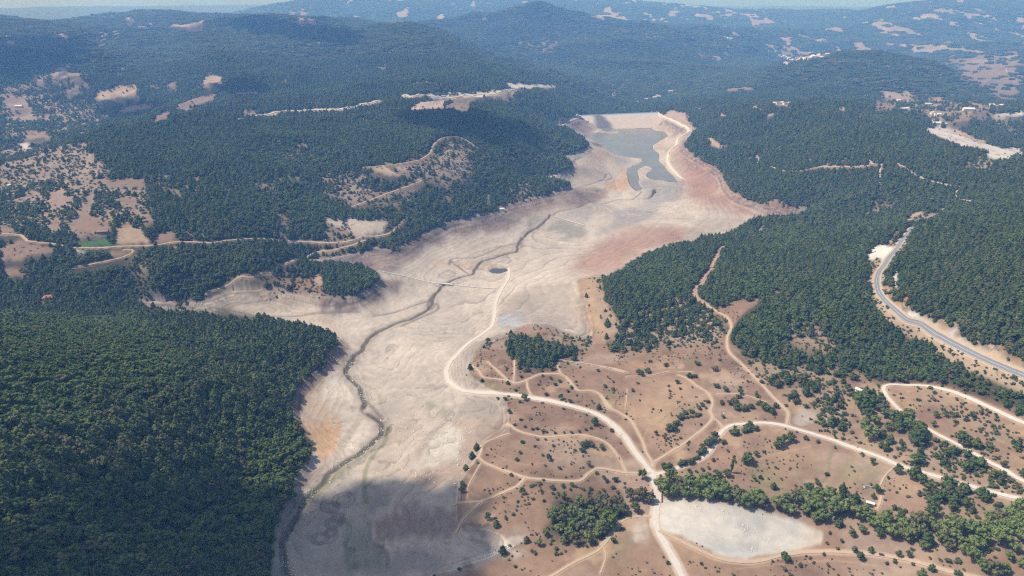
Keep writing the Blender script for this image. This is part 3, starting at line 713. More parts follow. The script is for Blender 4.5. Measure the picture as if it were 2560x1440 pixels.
# -- lighter woods, scrub and clearings: soil | tree | bush | pine | outline
COVER = '''
scrubfloor|.5|.2|.3|4:0,20 420,0 700,60 800,150 1000,130 1100,300 1100,430 1020,480 800,490 560,560 300,520 0,460
scrubfloor|.55|.2|.5|4:1300,450 1450,400 1500,520 1350,560 1230,540
scrubfloor|.14|.45|.8|6:0,1010 200,1000 330,1090 430,1170 440,1260 330,1310 0,1310
scrubfloor|.4|.4|.8|0:1530,870 1560,780 1660,752 1740,770 1810,850 1700,850 1600,872
scrubfloor|.10|.40|.6|6:800,1170 900,1140 1100,1180 1250,1280 1240,1380 1100,1390 950,1330 850,1260
dry|.05|.12|.6|6:290,1090 370,1070 500,1000 690,965 690,992 560,1090 490,1180 400,1110
scrubfloor|.14|.3|.8|6:940,440 1010,425 1240,460 1220,505 1100,490
scrubfloor|.1|.1|.8|0:1496,700 1512,752 1549,822 1530,850 1500,800 1480,740
drypale|0|.05|.8|6:1370,300 1450,295 1550,310 1640,300 1640,318 1540,322
drypale|0|0|.8|6:670,520 690,450 720,430 710,470 690,520
drypale|0|0|.5|6:1930,350 2000,343 2000,355 1940,362
gravel|0|0|.5|6:1690,1060 1760,1080 2000,1200 2120,1270 2350,1370 2560,1470 2560,1560 2300,1430 2080,1320 1830,1170 1720,1110
orange|0|.05|.5|6:1610,1000 1690,1020 1700,1072 1660,1060
redsoil|0|0|.5|11:740,1070 790,1080 830,1150 890,1230 830,1280 770,1200
drypale|0|.04|.5|6:1860,1090 1990,1160 2120,1240 2100,1262 1950,1190 1850,1130
orange|0|.04|.5|6:2100,1290 2250,1340 2500,1430 2560,1470 2400,1440 2200,1360
drypale|0|.1|.5|6:2170,1270 2400,1370 2560,1440 2560,1400 2450,1350 2300,1300
drypale|0|.03|.5|6:1700,450 1760,380 1850,370 1870,385 1800,400 1740,465
bankrock|.05|.1|.6|6:1800,400 1860,375 1960,378 1900,420 1830,425 1760,450
drypale|0|.05|.5|6:1595,590 1640,510 1675,490 1655,590
drypale|0|.05|.5|6:1438,860 1470,765 1500,725 1488,800 1455,880
gravel|.02|.05|.5|11:740,690 770,690 730,760 690,880 690,960 740,1040 690,1060 640,1000 620,940 660,830
orange|0|.05|.5|11:530,1010 580,1010 600,1080 630,1200 600,1180 560,1100
gravel|0|0|.5|11:590,800 560,860 560,960 540,1010 510,990 540,880 560,820
drypale|0|.03|.5|11:400,960 330,1000 360,860 430,740 400,840
drypale|0|.1|.5|11:680,700 640,760 760,560 840,480 1050,280 1040,310 900,420 780,560
white|0|0|.5|11:310,640 370,575 480,535 600,545 665,550 650,610 580,700 530,780 490,700 440,700 400,740 345,735
scrubfloor|.18|.6|.5|8:870,0 1000,0 1480,40 1460,160 1340,190 1150,150 1000,110 920,100
scrubfloor|.2|.55|.4|8:1280,220 1480,190 1520,300 1500,440 1380,440 1290,300
scrubfloor|.6|.3|.5|8:1490,190 1600,190 1740,280 1700,340 1560,330
scrubfloor|.2|.3|.4|8:1560,330 1700,360 1690,460 1580,440
scrubfloor|.35|.7|.4|8:1800,480 2000,490 2200,560 2300,640 2560,760 2560,815 2300,740 2100,690 1900,620 1790,520
scrubfloor|.35|.6|.4|8:1500,460 1620,510 1600,528 1500,492
scrubfloor|.35|.6|.4|8:1640,510 1760,540 1850,600 1830,612 1650,542
scrubfloor|.55|.6|.3|8:1850,670 1950,690 2200,760 2300,830 2280,870 2180,870 2040,860 1960,840 1910,750
scrubfloor|.5|.5|.3|8:2300,800 2440,840 2420,900 2330,910
scrubfloor|.06|.5|.3|8:1910,170 2000,165 2110,220 2300,320 2520,400 2530,460 2440,470 2300,400 2100,360 2080,330 2140,290 1950,230
scrubfloor|.1|.6|.3|8:2090,340 2290,400 2400,440 2380,450 2200,390
scrubfloor|.3|.6|.3|8:2300,530 2400,540 2560,600 2560,640 2420,612 2310,552
scrubfloor|.2|.6|.3|8:2440,470 2500,470 2490,500
scrubfloor|.2|.6|.3|8:2130,440 2300,520 2290,545 2140,480
scrubfloor|.15|.25|.3|8:780,240 900,270 1060,270 1080,310 1000,340 900,300 800,270
scrubfloor|.15|.3|.3|8:590,550 650,490 690,430 720,450 680,500 620,570
scrubfloor|.1|.4|.2|8:400,410 440,370 540,290 660,250 560,330 470,400
scrubfloor|.15|.3|.2|8:800,420 950,395 960,415 880,450 810,440
scrubfloor|.35|.35|.2|8:330,720 440,720 560,700 700,730 800,780 980,820 1130,820 1200,790 1400,800 1510,820 1540,890 1640,920 1700,970 1830,930 2000,940 2200,960 2400,920 2560,850 2560,1080 2400,1110 2300,1230 2200,1180 2100,1120 1850,1080 1760,1040 1600,1000 1480,920 1340,960 1250,950 1060,890 940,860 820,845 700,830 440,825
scrubfloor|.05|.3|.2|8:1350,960 1500,960 1520,990 1400,1000
scrubfloor|.06|.3|.2|8:2020,1200 2100,1180 2300,1260 2250,1290 2050,1250
forest|.3|.3|.2|7:2080,930 2260,900 2500,930 2560,960 2560,1040 2480,1130 2380,1200 2160,1220 2030,1170 2070,1050
forest|.85|.1|1|0:1254,845 1290,845 1330,855 1400,870 1450,880 1440,895 1400,900 1380,915 1330,930 1300,915 1280,880
scrubfloor|.1|.35|.6|0:1480,860 1430,842 1380,818 1420,845 1470,875
dry|.06|.06|.3|4:620,30 700,40 790,90 780,140 640,180 560,180 500,150 400,90
dry|0|.03|.3|4:750,160 860,135 1020,140 1020,200 830,192
dry|0|.05|.3|4:1150,200 1290,208 1285,235 1160,216
dry|0|.06|.3|4:830,260 980,270 990,385 930,345
drybrown|0|.02|.3|4:990,400 1100,390 1090,440 1010,442
drybrown|.03|.04|.3|4:470,480 560,400 600,330 630,220 665,205 640,400 780,450 790,490 700,530 560,540 480,500
drybrown|0|.04|.3|4:310,470 400,400 440,470 380,500
drypale|0|.01|.3|4:820,490 900,470 1000,482 1065,570 1020,600 830,602
drybrown|0|.01|.3|4:1090,530 1150,510 1250,522 1225,590 1120,592
green|0|.05|.3|4:510,590 640,578 700,590 720,620 560,612
green|0|0|.3|4:690,560 755,548 808,600 710,606
dry|0|.04|.3|4:0,620 150,560 230,590 400,630 420,650 300,670 0,725
dry|0|.04|.3|4:0,460 60,470 130,520 0,526
gravel|0|.1|.3|4:510,640 620,650 600,668 520,660
dry|0|.06|.3|4:780,655 900,640 945,648 860,695 790,690
scrubfloor|.14|.3|.4|4:900,720 1050,670 1060,730 990,880 960,800
dry|0|.1|.4|4:0,790 120,770 210,825 40,820
dry|.04|.10|.3|4:0,70 200,15 420,-20 400,60 260,120 100,150 0,215
dry|.05|.05|.3|4:80,300 200,230 290,240 150,290 90,320
drybrown|.05|.05|.3|4:330,240 450,230 520,280 400,330 350,300
dry|.03|.05|.3|1:380,1040 530,1020 625,1008 630,1060 410,1200 280,1190 480,1110
drypale|0|0|.3|1:410,1190 500,1120 660,1078 650,1112 500,1160
dry|.05|.1|.3|1:0,1190 280,1150 300,1210 130,1225 0,1225
scrubfloor|.14|.25|.3|1:0,1020 250,1030 480,1040 600,1050 800,1200 700,1290 420,1250 0,1340
drybrown|0|0|.3|1:55,930 320,935 375,980 170,990
whiterock|0|0|.3|1:135,1020 200,1015 205,1060 150,1060
scrubfloor|.38|.2|.3|1:0,540 250,580 420,700 640,740 830,800 760,880 620,980 300,930 0,1020
dry|0|0|.3|1:60,770 180,755 240,810 150,820
dry|0|0|.3|1:0,700 150,680 200,720 60,740
drypale|0|.02|.3|1:235,555 380,500 515,478 430,525 280,578
drypale|0|.02|.3|1:320,577 540,510 660,484 565,532
drypale|0|.02|.3|1:380,480 480,440 490,470 400,495
dry|.03|.04|.3|1:410,662 560,600 745,538 640,592 480,664
drypale|.01|.02|.3|1:645,695 740,640 800,640 860,605 1015,618 960,672 840,690 730,720
dry|.1|.05|.3|1:1040,575 1130,565 1155,610 1080,605
dry|.05|.05|.3|1:1175,600 1275,565 1240,635
drypale|0|.02|.3|1:1425,580 1490,528 1595,545 1565,578 1440,602
dry|.05|.06|.3|1:1350,640 1450,600 1500,600 1400,640
dry|.02|.05|.3|1:1245,752 1370,700 1545,668 1530,700 1400,752 1330,800 1255,795
drybrown|.02|.03|.3|1:795,795 980,733 1160,745 1050,775 880,800
drybrown|.02|.05|.3|1:1650,655 1820,645 1855,672 1700,685
dry|0|.05|.3|1:1080,870 1100,830 1230,780 1200,845
dry|0|.05|.3|1:1720,795 1810,780 1840,825 1735,848
drypale|0|0|.5|1:1870,810 1960,790 1990,825 1900,835
drypale|0|0|.3|1:790,500 950,440 940,465 830,520
dry|.2|.05|.3|1:1080,300 1130,285 1120,325
drypale|0|0|.3|1:1170,165 1300,175 1440,145 1480,150 1330,192 1200,185
drypale|0|0|.3|1:395,240 520,232 505,262 430,262
drypale|0|0|.3|1:600,270 790,264 690,292
drypale|0|0|.3|1:315,298 465,282 420,308
drypale|0|0|.3|1:0,287 135,290 100,308 0,308
drypale|0|0|.3|1:15,240 130,252 140,268 30,262
far|0|0|.3|1:870,125 960,118 950,140 880,140
far|0|0|.3|1:700,228 850,215 830,250 720,250
far|0|0|.3|1:900,210 1160,140 1060,190 940,205
far|0|0|.3|1:2190,145 2270,120 2260,140 2200,152
far|0|0|.3|1:2100,118 2190,130 2130,140
far|0|0|.3|1:2290,110 2360,85 2340,115
whiterock|0|0|.5|2:520,680 640,665 700,672 860,662 1000,652 1290,650 1290,660 1000,690 860,690 700,700
pinkrock|0|.04|.5|2:600,720 765,712 720,780 470,782 540,750
burnt|0|.02|.5|2:730,775 830,697 965,690 950,740 900,805
whiterock|0|.02|.5|2:1155,588 1300,592 1420,600 1590,603 1450,632 1220,625
drypale|0|.05|.5|2:1030,685 1200,698 1360,715 1340,722 1190,706
scrubfloor|.3|.2|.6|2:1130,340 1300,305 1400,310 1550,350 1480,400 1300,390
whiterock|0|0|.6|2:1440,295 1560,290 1540,302 1440,305
scrubfloor|.10|.45|.7|2:750,1000 870,1000 970,1080 950,1260 780,1260 560,1150 700,1080
drypale|0|.03|.5|2:175,1190 320,1183 440,1245 360,1245
redlight|0|.06|.5|2:360,1170 540,1180 430,1222
scrubfloor|.10|.5|.6|5:0,90 330,100 540,220 230,320 100,255 0,225
scrubfloor|.12|.35|.6|5:320,335 540,232 700,200 690,290 560,340
scrubfloor|.14|.4|.7|5:1300,220 1450,150 1600,160 1500,250 1320,275
scrubfloor|.14|.4|.7|5:860,130 1000,95 960,200 800,190
scrubfloor|.14|.4|.7|5:560,70 700,20 900,60 950,110 750,150 600,120
rockymud|0|.04|.5|5:10,415 200,415 520,428 480,462 430,532 250,545 100,482
scrubfloor|.15|.4|.6|5:0,450 100,490 320,545 250,585 0,585
dry|.06|.3|.5|4:1800,830 1910,800 2290,820 2285,900 2300,970 2150,932 1900,912 1730,895
drypale|0|.05|.6|4:2230,820 2290,815 2280,900 2250,880
drypale|0|.03|.7|2:1500,875 1620,850 1700,830 1700,850 1560,905
dry|.03|.03|.5|3:420,637 570,598 580,620 660,618 655,642 600,635 440,647
far|.02|.02|.3|3:1540,650 1720,642 1795,700 1790,722 1660,725 1540,690
dry|.03|.03|.3|3:1510,718 1650,750 1640,788 1495,788
drypale|.02|.03|.3|3:1870,712 1950,688 2060,712 2040,745 1880,738
scrubfloor|.25|.2|.3|3:1560,700 1800,720 2060,730 2300,730 2500,740 2300,830 1960,880 1880,860 1700,800
burnt|.06|.2|.4|3:2050,510 2100,460 1800,400 2250,380 2560,375 2560,720 2380,725 2250,625 2120,580
gravel|.0|.04|.5|3:1840,910 1960,905 2100,940 2280,1020 2420,1050 2560,1060 2560,1125 2350,1135 2250,1080 2100,1040 1900,950
orange|.0|.05|.5|3:1960,903 2100,925 2200,970 2280,1015 2260,1030 2100,955
gravel|0|.05|.5|3:2270,815 2560,790 2560,822 2300,838
dry|0|.04|.5|3:2050,850 2270,820 2300,838 2000,880
white|0|0|.5|3:1890,870 1960,860 1990,890 1930,895
drypale|0|0|.3|3:1325,312 1440,288 1430,322 1375,332
greenish|.1|.1|.3|3:1170,350 1350,345 1340,365 1200,370
drypale|0|0|.3|3:215,363 305,365 320,380 240,382
drypale|0|0|.3|3:320,388 420,405 412,420 340,417
orange|0|.04|.5|3:295,980 350,985 400,1030 480,1048 390,1048 330,1020
pinkrock|0|0|.5|3:635,1088 670,1110 685,1150 670,1158
drypale|0|.02|.5|3:700,820 800,800 795,815 720,830
drypale|0|0|.5|3:685,548 735,545 735,565 695,565
orange|0|0|.5|3:1225,768 1285,765 1290,782 1240,785
far|0|0|.5|3:780,735 895,735 890,752 790,750
drypale|0|.02|.5|3:620,750 720,775 700,785 630,765
drypale|0|.04|.5|3:0,800 60,780 140,810 170,850 230,915 100,860 0,840
redlight|0|.03|.5|3:40,790 140,800 170,850 110,840
scrubfloor|.3|.15|.5|3:1640,560 1700,480 1720,440 1740,440 1710,520 1660,565
scrubfloor|.35|.15|.6|3:2150,1090 2400,1150 2560,1180 2560,1300 2350,1250 2180,1180
scrubfloor|.4|.15|.6|3:2280,830 2560,900 2560,980 2380,940
green|.2|.2|.3|2:1760,770 1900,755 1920,780 1780,790
drypale|0|0|.3|2:1870,590 1940,640 1990,680 1910,690 1930,650
dry|.1|.1|.3|2:1950,590 2030,585 2000,630
drypale|.1|.05|.3|2:1950,760 2040,740 2060,780 1960,790
pinkrock|.05|.05|.3|2:2190,690 2290,660 2300,690 2210,715
drypale|0|0|.3|2:2230,395 2330,398 2290,415
drypale|0|0|.3|2:2520,360 2560,370 2560,385
far|.1|0|.3|2:1740,130 1960,180 1940,195 1800,160
far|.1|0|.3|2:2100,190 2400,200 2420,215 2200,215
far|.0|0|.3|2:2000,200 2260,260 2250,272 2080,230
far|.0|0|.3|2:2400,295 2510,325 2480,335 2410,312
scrubfloor|.35|.3|.6|9:1320,350 1400,320 1560,400 1550,440 1440,440 1380,420
dry|0|.1|.6|9:600,940 680,905 790,960 740,965 680,940
dry|0|.05|.6|9:790,780 830,790 820,860 790,850
dry|0|.05|.6|9:740,1010 860,1010 850,1025 760,1028
dry|0|.05|.6|9:1085,768 1170,762 1175,782 1100,785
dry|.05|.05|.6|9:895,1045 935,1050 930,1070
drypale|0|.05|.6|9:205,45 260,40 320,65 240,85
dry|0|.05|.3|9:880,0 900,0 925,55 890,50
dry|0|.03|.6|6:690,965 800,930 900,925 800,960
forest|1|.0|.1|9:0,180 700,160 900,300 860,600 500,760 300,700 0,760
forest|1|.0|.12|9:1200,760 1550,780 1450,980 1400,1100 1300,1200 1100,1440 0,1440 0,1080 500,900 560,1000 800,1080 1100,1040
forest|1|.0|.95|9:560,580 1000,650 1200,740 1240,960 1100,1040 900,1060 560,1000 600,880 400,800
forest|1|.0|.9|9:700,110 1140,110 1670,250 1590,420 1300,330 1000,220 740,170
forest|1|.0|1|0:0,720 300,740 380,780 250,800 0,790
'''
for ln in COVER.split('\n'):
    if '|' in ln:
        c, t, bsh, pn, s = ln.split('|')
        paint(c, s, tree=float(t), bush=float(bsh), pine=float(pn), warp=5 if float(t) < .2 else 9, feather=1 if float(t) < .06 else 5)

# field edges and faint old ruts in the grass
for s_, w_, c_, a_ in (('8:1420,525 1385,600 1380,690 1340,740 1315,800', 3, 'greenish', .6), ('8:1380,530 1560,560 1740,640', 2, 'drybrown', .5), ('8:960,600 1100,560 1270,520', 2, 'drypale', .6), ('8:860,700 960,790 1080,830', 2.5, 'drybrown', .55),
                       ('8:150,120 330,90 520,100', 2, 'drybrown', .5), ('8:260,480 300,400 370,330 480,250', 2, 'drypale', .45), ('8:580,250 450,300 360,380', 2, 'drybrown', .5), ('7:1830,300 2000,330 2200,420 2330,440', 2.2, 'drybrown', .5),
                       ('7:1650,590 1720,640 1860,690 2000,690 2200,650', 2.2, 'drypale', .5), ('7:1700,980 1800,940 1960,960 2080,930', 2, 'drybrown', .5), ('7:2240,150 2330,130 2440,150 2540,120', 2.5, 'greenish', .5), ('8:1990,200 2100,260 2300,360 2500,430', 2.2, 'drybrown', .5),
                       ('8:2260,420 2400,480 2560,560', 2.2, 'drypale', .5), ('8:1720,720 1760,800 1900,870 2100,900', 2.2, 'drybrown', .5), ('8:300,1140 360,1200 380,1290', 3, 'drybrown', .5), ('8:820,1260 1100,1230 1400,1210 1700,1250', 2.2, 'drypale', .5)):
    band(c_, s_, w_, a_, 1.2)
# the head of the left inlet shows over the trees in front of it
i0_, i1_ = int((ray(np.array([[318., 770.]]))[0][0] - AZ[0]) / (AZ[1] - AZ[0])), int((ray(np.array([[640., 770.]]))[0][0] - AZ[0]) / (AZ[1] - AZ[0]))
sl_ = (slice(i0_, i1_), slice(int(np.searchsorted(U, math.log(700))), int(np.searchsorted(U, math.log(1150)))))
TREE[sl_] *= 1 - smear(BEDM[sl_], sl_, 7.0)
paint(None, '11:310,640 370,575 480,535 665,550 580,700 545,830 480,770 400,800 330,790', tree=0, bush=0.02)

# -- natural gaps: woods thin out in patches, the far hills are half cleared for fields
far_k = smooth(5200, 7500, dist)
fieldn = fbm(GX32, GY32 * .4, 150, 4, 401) + 0.35 * fbm(GX32, GY32 * .5, 70, 3, 411) + .25 * fbm(GX32, GY32, 1100, 2, 415)
right_k = smooth(0.05, 0.25, AZ)[:, None]
thr = 0.36 - 0.17 * right_k * smooth(6500, 8000, dist)
fm = smooth(thr, thr + 0.04, fieldn) * far_k * (1 - smooth(12500, 15500, dist))
SOIL += (np.array(CLS['far'], np.float32) * (0.95 + 0.25 * mid[..., None]) - SOIL) * fm[..., None]
TREE *= 1 - fm
# bare soil off the bed is blended toward grey-pink with distance from the camera
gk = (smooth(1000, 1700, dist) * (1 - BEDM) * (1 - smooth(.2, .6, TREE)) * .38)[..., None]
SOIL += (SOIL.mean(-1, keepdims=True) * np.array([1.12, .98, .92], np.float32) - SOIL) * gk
gap = smooth(0.30, 0.52, fbm(GX32, GY32, 75, 4, 421)) * (1 - BEDM) * smooth(800, 1300, dist) * (1 - far_k)
TREE *= 1 - 0.55 * gap
sp = (SOIL - np.array(CLS['forest'], np.float32))
isf = np.exp(-(sp ** 2).sum(-1) / 0.001)
SOIL += (np.array(CLS['scrubfloor'], np.float32) - SOIL) * (isf * gap * 0.6)[..., None]
# tone drift so that no surface is one flat colour
tone = 1 + 0.10 * mid + 0.08 * big + 0.10 * fbm(GX32, GY32, 9, 3, 431)
SOIL *= tone[..., None]
# strand lines and silt sheets: level marks left as the water fell, sawtooth tones painting terrace crest light and shadow, crossed by the wash of the last floods
psi = GZ * 1.15 + fbm(GX32, GY32, 150, 3, 441) * 3.2 + fbm(GX32, GY32, 34, 3, 451) * 0.55
saw = psi - np.floor(psi)
psi2 = GZ * 0.55 + fbm(GX32 + 40 * mid, GY32 * .6, 95, 4, 461) * 5.0
saw2 = psi2 - np.floor(psi2)
patch = smooth(-.25, .35, fbm(GX32, GY32, 130, 3, 471))
patch2 = smooth(-.1, .3, fbm(GX32, GY32, 210, 3, 475))
brk = smooth(-.15, .3, fbm(GX32, GY32, 19, 3, 485))
edge = .75 * brk * np.maximum(smooth(.86, .97, saw), smooth(.10, .0, saw) * .5)
edge2 = .7 * brk * smooth(.86, .98, saw2)
psi3 = GZ * 0.28 + fbm(GX32, GY32 * .8, 260, 4, 463) * 4.5
saw3 = psi3 - np.floor(psi3)
edge3 = smooth(.84, .97, saw3) * smooth(800, 1100, dist) * smooth(-.2, .2, fbm(GX32, GY32, 240, 3, 477))
SOIL *= (1 - BEDM * (.26 * edge3 + .12 * (saw3 - .5) * smooth(800, 1100, dist)))[..., None]
rl = ridged(GX32 + 9 * mid, GY32, 75, 3, 487)
rill = smooth(.72, .90, rl) * smooth(-.2, .25, fbm(GX32, GY32, 160, 3, 489))
SOIL *= (1 - BEDM * .24 * rill * brk * (1 - .6 * rim))[..., None]
strand = vnoise(GZ * 1.9 + .25 * mid, GZ * 0 + 3.3 * big, 493)
SOIL *= (1 + BEDM * rim * .55 * strand)[..., None]
wash = fbm(GX32 + 60 * mid, GY32 * 0.35 + 25 * big, 36, 4, 481)
nearb = np.interp(dist, [400, 1200, 2200, 3200], [1, 1, .7, .5])
SOIL *= (1 + BEDM * nearb * (patch * (.17 * (.5 - saw) - .28 * edge) + patch2 * (.16 * (.5 - saw2) - .36 * edge2) + .17 * wash))[..., None]
rk = smooth(0.25, 0.5, fbm(GX32, GY32, 5.5, 3, 491)) * smooth(-0.1, 0.35, fbm(GX32, GY32, 70, 3, 495)) * BEDM * smooth(900, 600, dist)
SOIL *= (1 - 0.22 * rk)[..., None]
SOIL *= np.array([.75, .735, .71], np.float32)
np.clip(SOIL, 0.01, 0.85, out=SOIL)

# ------------------------------------------------------------------ roads and tracks: traced, cleared of trees, shoulders worn into the soil
ROADS = [  # name, material, width (m), shoulder soil, traces
    ('gravel_road', 'pale', 5.6, 'tan', ['5:1345,770 1340,830 1325,870 1280,940 1250,1020 1240,1110 1220,1180 1150,1240 1050,1310 970,1390 925,1435',
                                         '7:1395,30 1376,75 1400,150 1470,200 1560,215 1700,222 1850,238 1960,255 2100,280 2220,310 2350,350 2430,390 2500,450 2545,500',
                                         '8:60,375 130,440 200,540 280,640 315,690 330,740 343,800 345,850 340,900 335,970 350,1040 400,1120 450,1210 490,1290 520,1350 560,1420 650,1600']),
    ('gravel_road', 'pale', 4.0, 'tan', ['8:330,692 430,665 530,630 620,590 670,540 700,480 740,430 790,395 880,385 980,380 1080,390 1160,410 1280,445 1400,480 1500,520 1600,555 1700,590 1800,635 1900,665 2020,700 2150,735 2300,780 2450,820 2600,850 2800,900 3100,980']),
    ('dirt_track', 'earth', 2.46, 'drypale', ['8:318,650 325,620 400,570 500,510 580,450 640,400 680,350 665,310 680,260 650,200 590,160 530,115 470,90']),
    ('dirt_track', 'earth', 1.95, 'drypale', ['8:680,350 720,380 745,415']),
    ('dirt_track', 'earth', 2.55, 'drypale', ['8:1130,395 1132,360 1135,320 1090,270 1040,220 980,150 920,90 870,40 830,0', '6:540,1439 460,1360 450,1260 480,1190 450,1120 380,1080 300,1030']),
    ('forest_track', 'redearth', 3.7, 'redlight', ['6:300,1030 230,980 215,930 260,880 290,830 340,770 370,700 400,640 430,612']),
    ('dirt_track', 'earth', 2.29, 'drypale', ['8:318,640 310,610 280,560 260,500 220,420 190,370 120,320 50,285 20,240 0,205', '7:2480,330 2440,280 2400,230 2340,205 2260,205 2220,170 2170,110 2140,95 2080,92 2000,95 1930,125 1850,155 1790,140 1700,125 1620,115 1590,70 1545,40']),
    ('dirt_track', 'earth', 2.29, 'drypale', ['7:2140,95 2120,40 2140,0']),
    ('dirt_track', 'earth', 2.12, 'drypale', ['7:1790,140 1720,75 1650,10']),
    ('dirt_track', 'earth', 1.87, 'drypale', ['7:1825,140 1830,60 1828,0']),
    ('dirt_track', 'earth', 1.95, 'drypale', ['7:1910,130 1920,190 1945,240']),
    ('dirt_track', 'earth', 2.21, 'drypale', ['7:1770,430 1850,470 1950,500 2050,515 2150,505 2250,500 2350,515 2430,545 2490,600 2530,660', '8:110,580 140,640 160,682']),
    ('dirt_track', 'earth', 2.46, 'drypale', ['7:1590,650 1640,690 1740,730 1830,760 1900,785 2000,795 2120,805 2260,805 2320,760 2390,722 2480,735 2560,748', '8:100,676 160,682 230,685 305,684']),
    ('dirt_track', 'earth', 1.95, 'drypale', ['7:1590,655 1608,610 1612,570 1720,515 1790,490']),
    ('dirt_track', 'earth', 2.55, 'drypale', ['7:1900,785 1850,840 1740,890 1620,940 1550,1000 1480,1070 1435,1160']),
    ('dirt_track', 'earth', 1.87, 'drypale', ['7:1620,940 1520,950 1400,970']),
    ('dirt_track', 'earth', 1.19, 'drypale', ['7:1605,690 1560,770 1520,850 1515,930']),
    ('dirt_track', 'earth', 2.46, 'drypale', ['8:305,945 220,945 140,970 70,1040 0,1130', '7:2480,1150 2400,1260 2250,1340 2130,1410 2000,1490']),
    ('dirt_track', 'earth', 1.36, 'drypale', ['8:20,1130 35,1180 20,1240 0,1290']),
    ('gravel_road', 'earth', 3.7, 'drypale', ['8:355,1030 430,1065 520,1110 620,1160 740,1205 880,1220 1000,1205 1120,1175 1250,1160 1400,1158 1560,1165 1700,1180 1850,1205 1980,1240 2100,1275 2250,1310 2400,1340 2700,1400 3000,1480']),
    ('gravel_road', 'pale', 4.0, 'drypale', ['8:3100,640 2850,500 2620,400 2560,380 2400,310 2250,240 2100,185 1950,155 1800,150 1735,152 1710,175 1740,230 1800,295 1850,335 1900,370 1970,412 2080,472 2200,532 2320,602 2420,652 2500,702 2600,755 2850,890 3100,1010']),
    ('dirt_track', 'earth', 1.70, 'dry', ['8:1780,640 1720,700 1690,760']),
    ('dirt_track', 'earth', 1.95, 'drypale', ['8:1700,800 1690,860 1670,900']),
    ('paved_road', 'asphalt', 6.7, 'drypale', ['11:1130,215 1090,238 1000,265 920,300 860,340 790,430 720,520 660,610 590,690 530,780 470,860 440,950 445,1040 470,1120 520,1190 590,1260 680,1340 760,1410 810,1445', '6:1830,1170 1950,1250 2080,1320 2200,1380 2320,1435', '8:2460,55 2600,110 2850,230 3200,400']),
    ('dirt_road', 'earth', 3.2, 'drypale', ['4:0,530 100,530 150,537 180,560 200,578 230,582 330,590 450,610 550,625 720,625 880,615 1050,610 1150,600 1250,585 1470,590 1600,575 1750,562 1900,565 2050,578 2200,583 2350,590 2480,578', '5:320,545 420,540 500,520 560,470 595,425']),
    ('dirt_road', 'earth', 3.2, 'drypale', ['4:2030,737 2100,708 2200,680 2400,640', '5:100,640 220,610 320,572']),
    ('dirt_track', 'earth', 2.29, 'drypale', ['4:520,766 650,742 800,710 900,682 945,655 935,640 880,638']),
    ('dirt_track', 'earth', 2.46, 'drypale', ['4:1460,955 1500,930 1650,870 1780,835 1870,803 1920,805']),
    ('dirt_track', 'earth', 2.72, 'drypale', ['5:230,332 320,300 400,270 530,222 620,190 720,150 690,140']),
    ('dirt_track', 'earth', 2.98, 'drypale', ['2:170,1190 300,1180 460,1160 560,1140 640,1090 660,1040 700,1000 740,980 840,975 900,1000 970,1050']),
    ('dirt_track', 'earth', 2.46, 'drypale', ['2:300,1180 360,1225 420,1250']),
    ('paved_road', 'pale', 7.2, 'drypale', ['1:1690,862 1800,840 1900,815 1960,797 2100,790 2300,780 2450,770 2560,755', '2:150,740 280,715 440,695 520,686 700,692 900,680 1000,668 1130,655 1290,652']),
    ('bank_track', 'pale', 7.2, 'tan', ['10:1430,235 1500,270 1640,330 1780,400 1890,480 1840,530 1740,600 1720,680 1620,770 1600,860 1620,960 1700,1060 1810,1160']),
    ('bank_track', 'pale', 4.8, 'tan', ['10:90,420 180,390 300,330 390,300']),
    ('forest_track', 'earth', 4.0, 'scrubfloor', ['3:1655,1160 1720,1200 1800,1250 1900,1290 2000,1315 2120,1330', '6:2120,190 2080,230 2080,280 2160,290 2250,310']),
    ('forest_track', 'earth', 3.2, 'scrubfloor', ['3:1440,1130 1480,1165 1550,1175 1535,1220 1535,1330']),
    ('forest_track', 'earth', 3.2, 'scrubfloor', ['3:1382,830 1385,900 1380,960 1370,1040']),
    ('forest_track', 'redearth', 3.2, 'orange', ['3:80,700 150,740 250,775 400,810 460,835']),
    ('forest_track', 'earth', 3.2, 'scrubfloor', ['3:750,1185 850,1215 950,1215 1100,1190 1250,1190 1450,1180']),
    ('forest_track', 'earth', 3.6, 'dry', ['3:2560,555 2500,530 2440,515 2435,490 2480,480 2560,480']),
    ('forest_track', 'earth', 3.2, 'dry', ['3:1700,480 1720,440 1730,410']),
    ('bank_track', 'pale', 3.0, 'mudgrey', ['5:420,790 520,810 640,835 760,865 880,885 960,890 1100,905 1250,915']),
    ('bank_track', 'pale', 3.6, 'mudgrey', ['5:1660,400 1740,425 1880,465']),
    ('dirt_track', 'earth', 2.29, 'drypale', ['7:2150,5 2300,25 2450,50 2560,85', '8:0,40 100,55 160,75']),
    ('dirt_track', 'earth', 1.19, 'drypale', ['8:155,290 160,230 165,175']),
    ('dirt_track', 'earth', 1.70, 'drypale', ['8:160,100 300,95 420,70 560,75']),
    ('dirt_track', 'earth', 1.87, 'drypale', ['8:710,205 800,205 900,220 1000,255']),
]
road_world = []
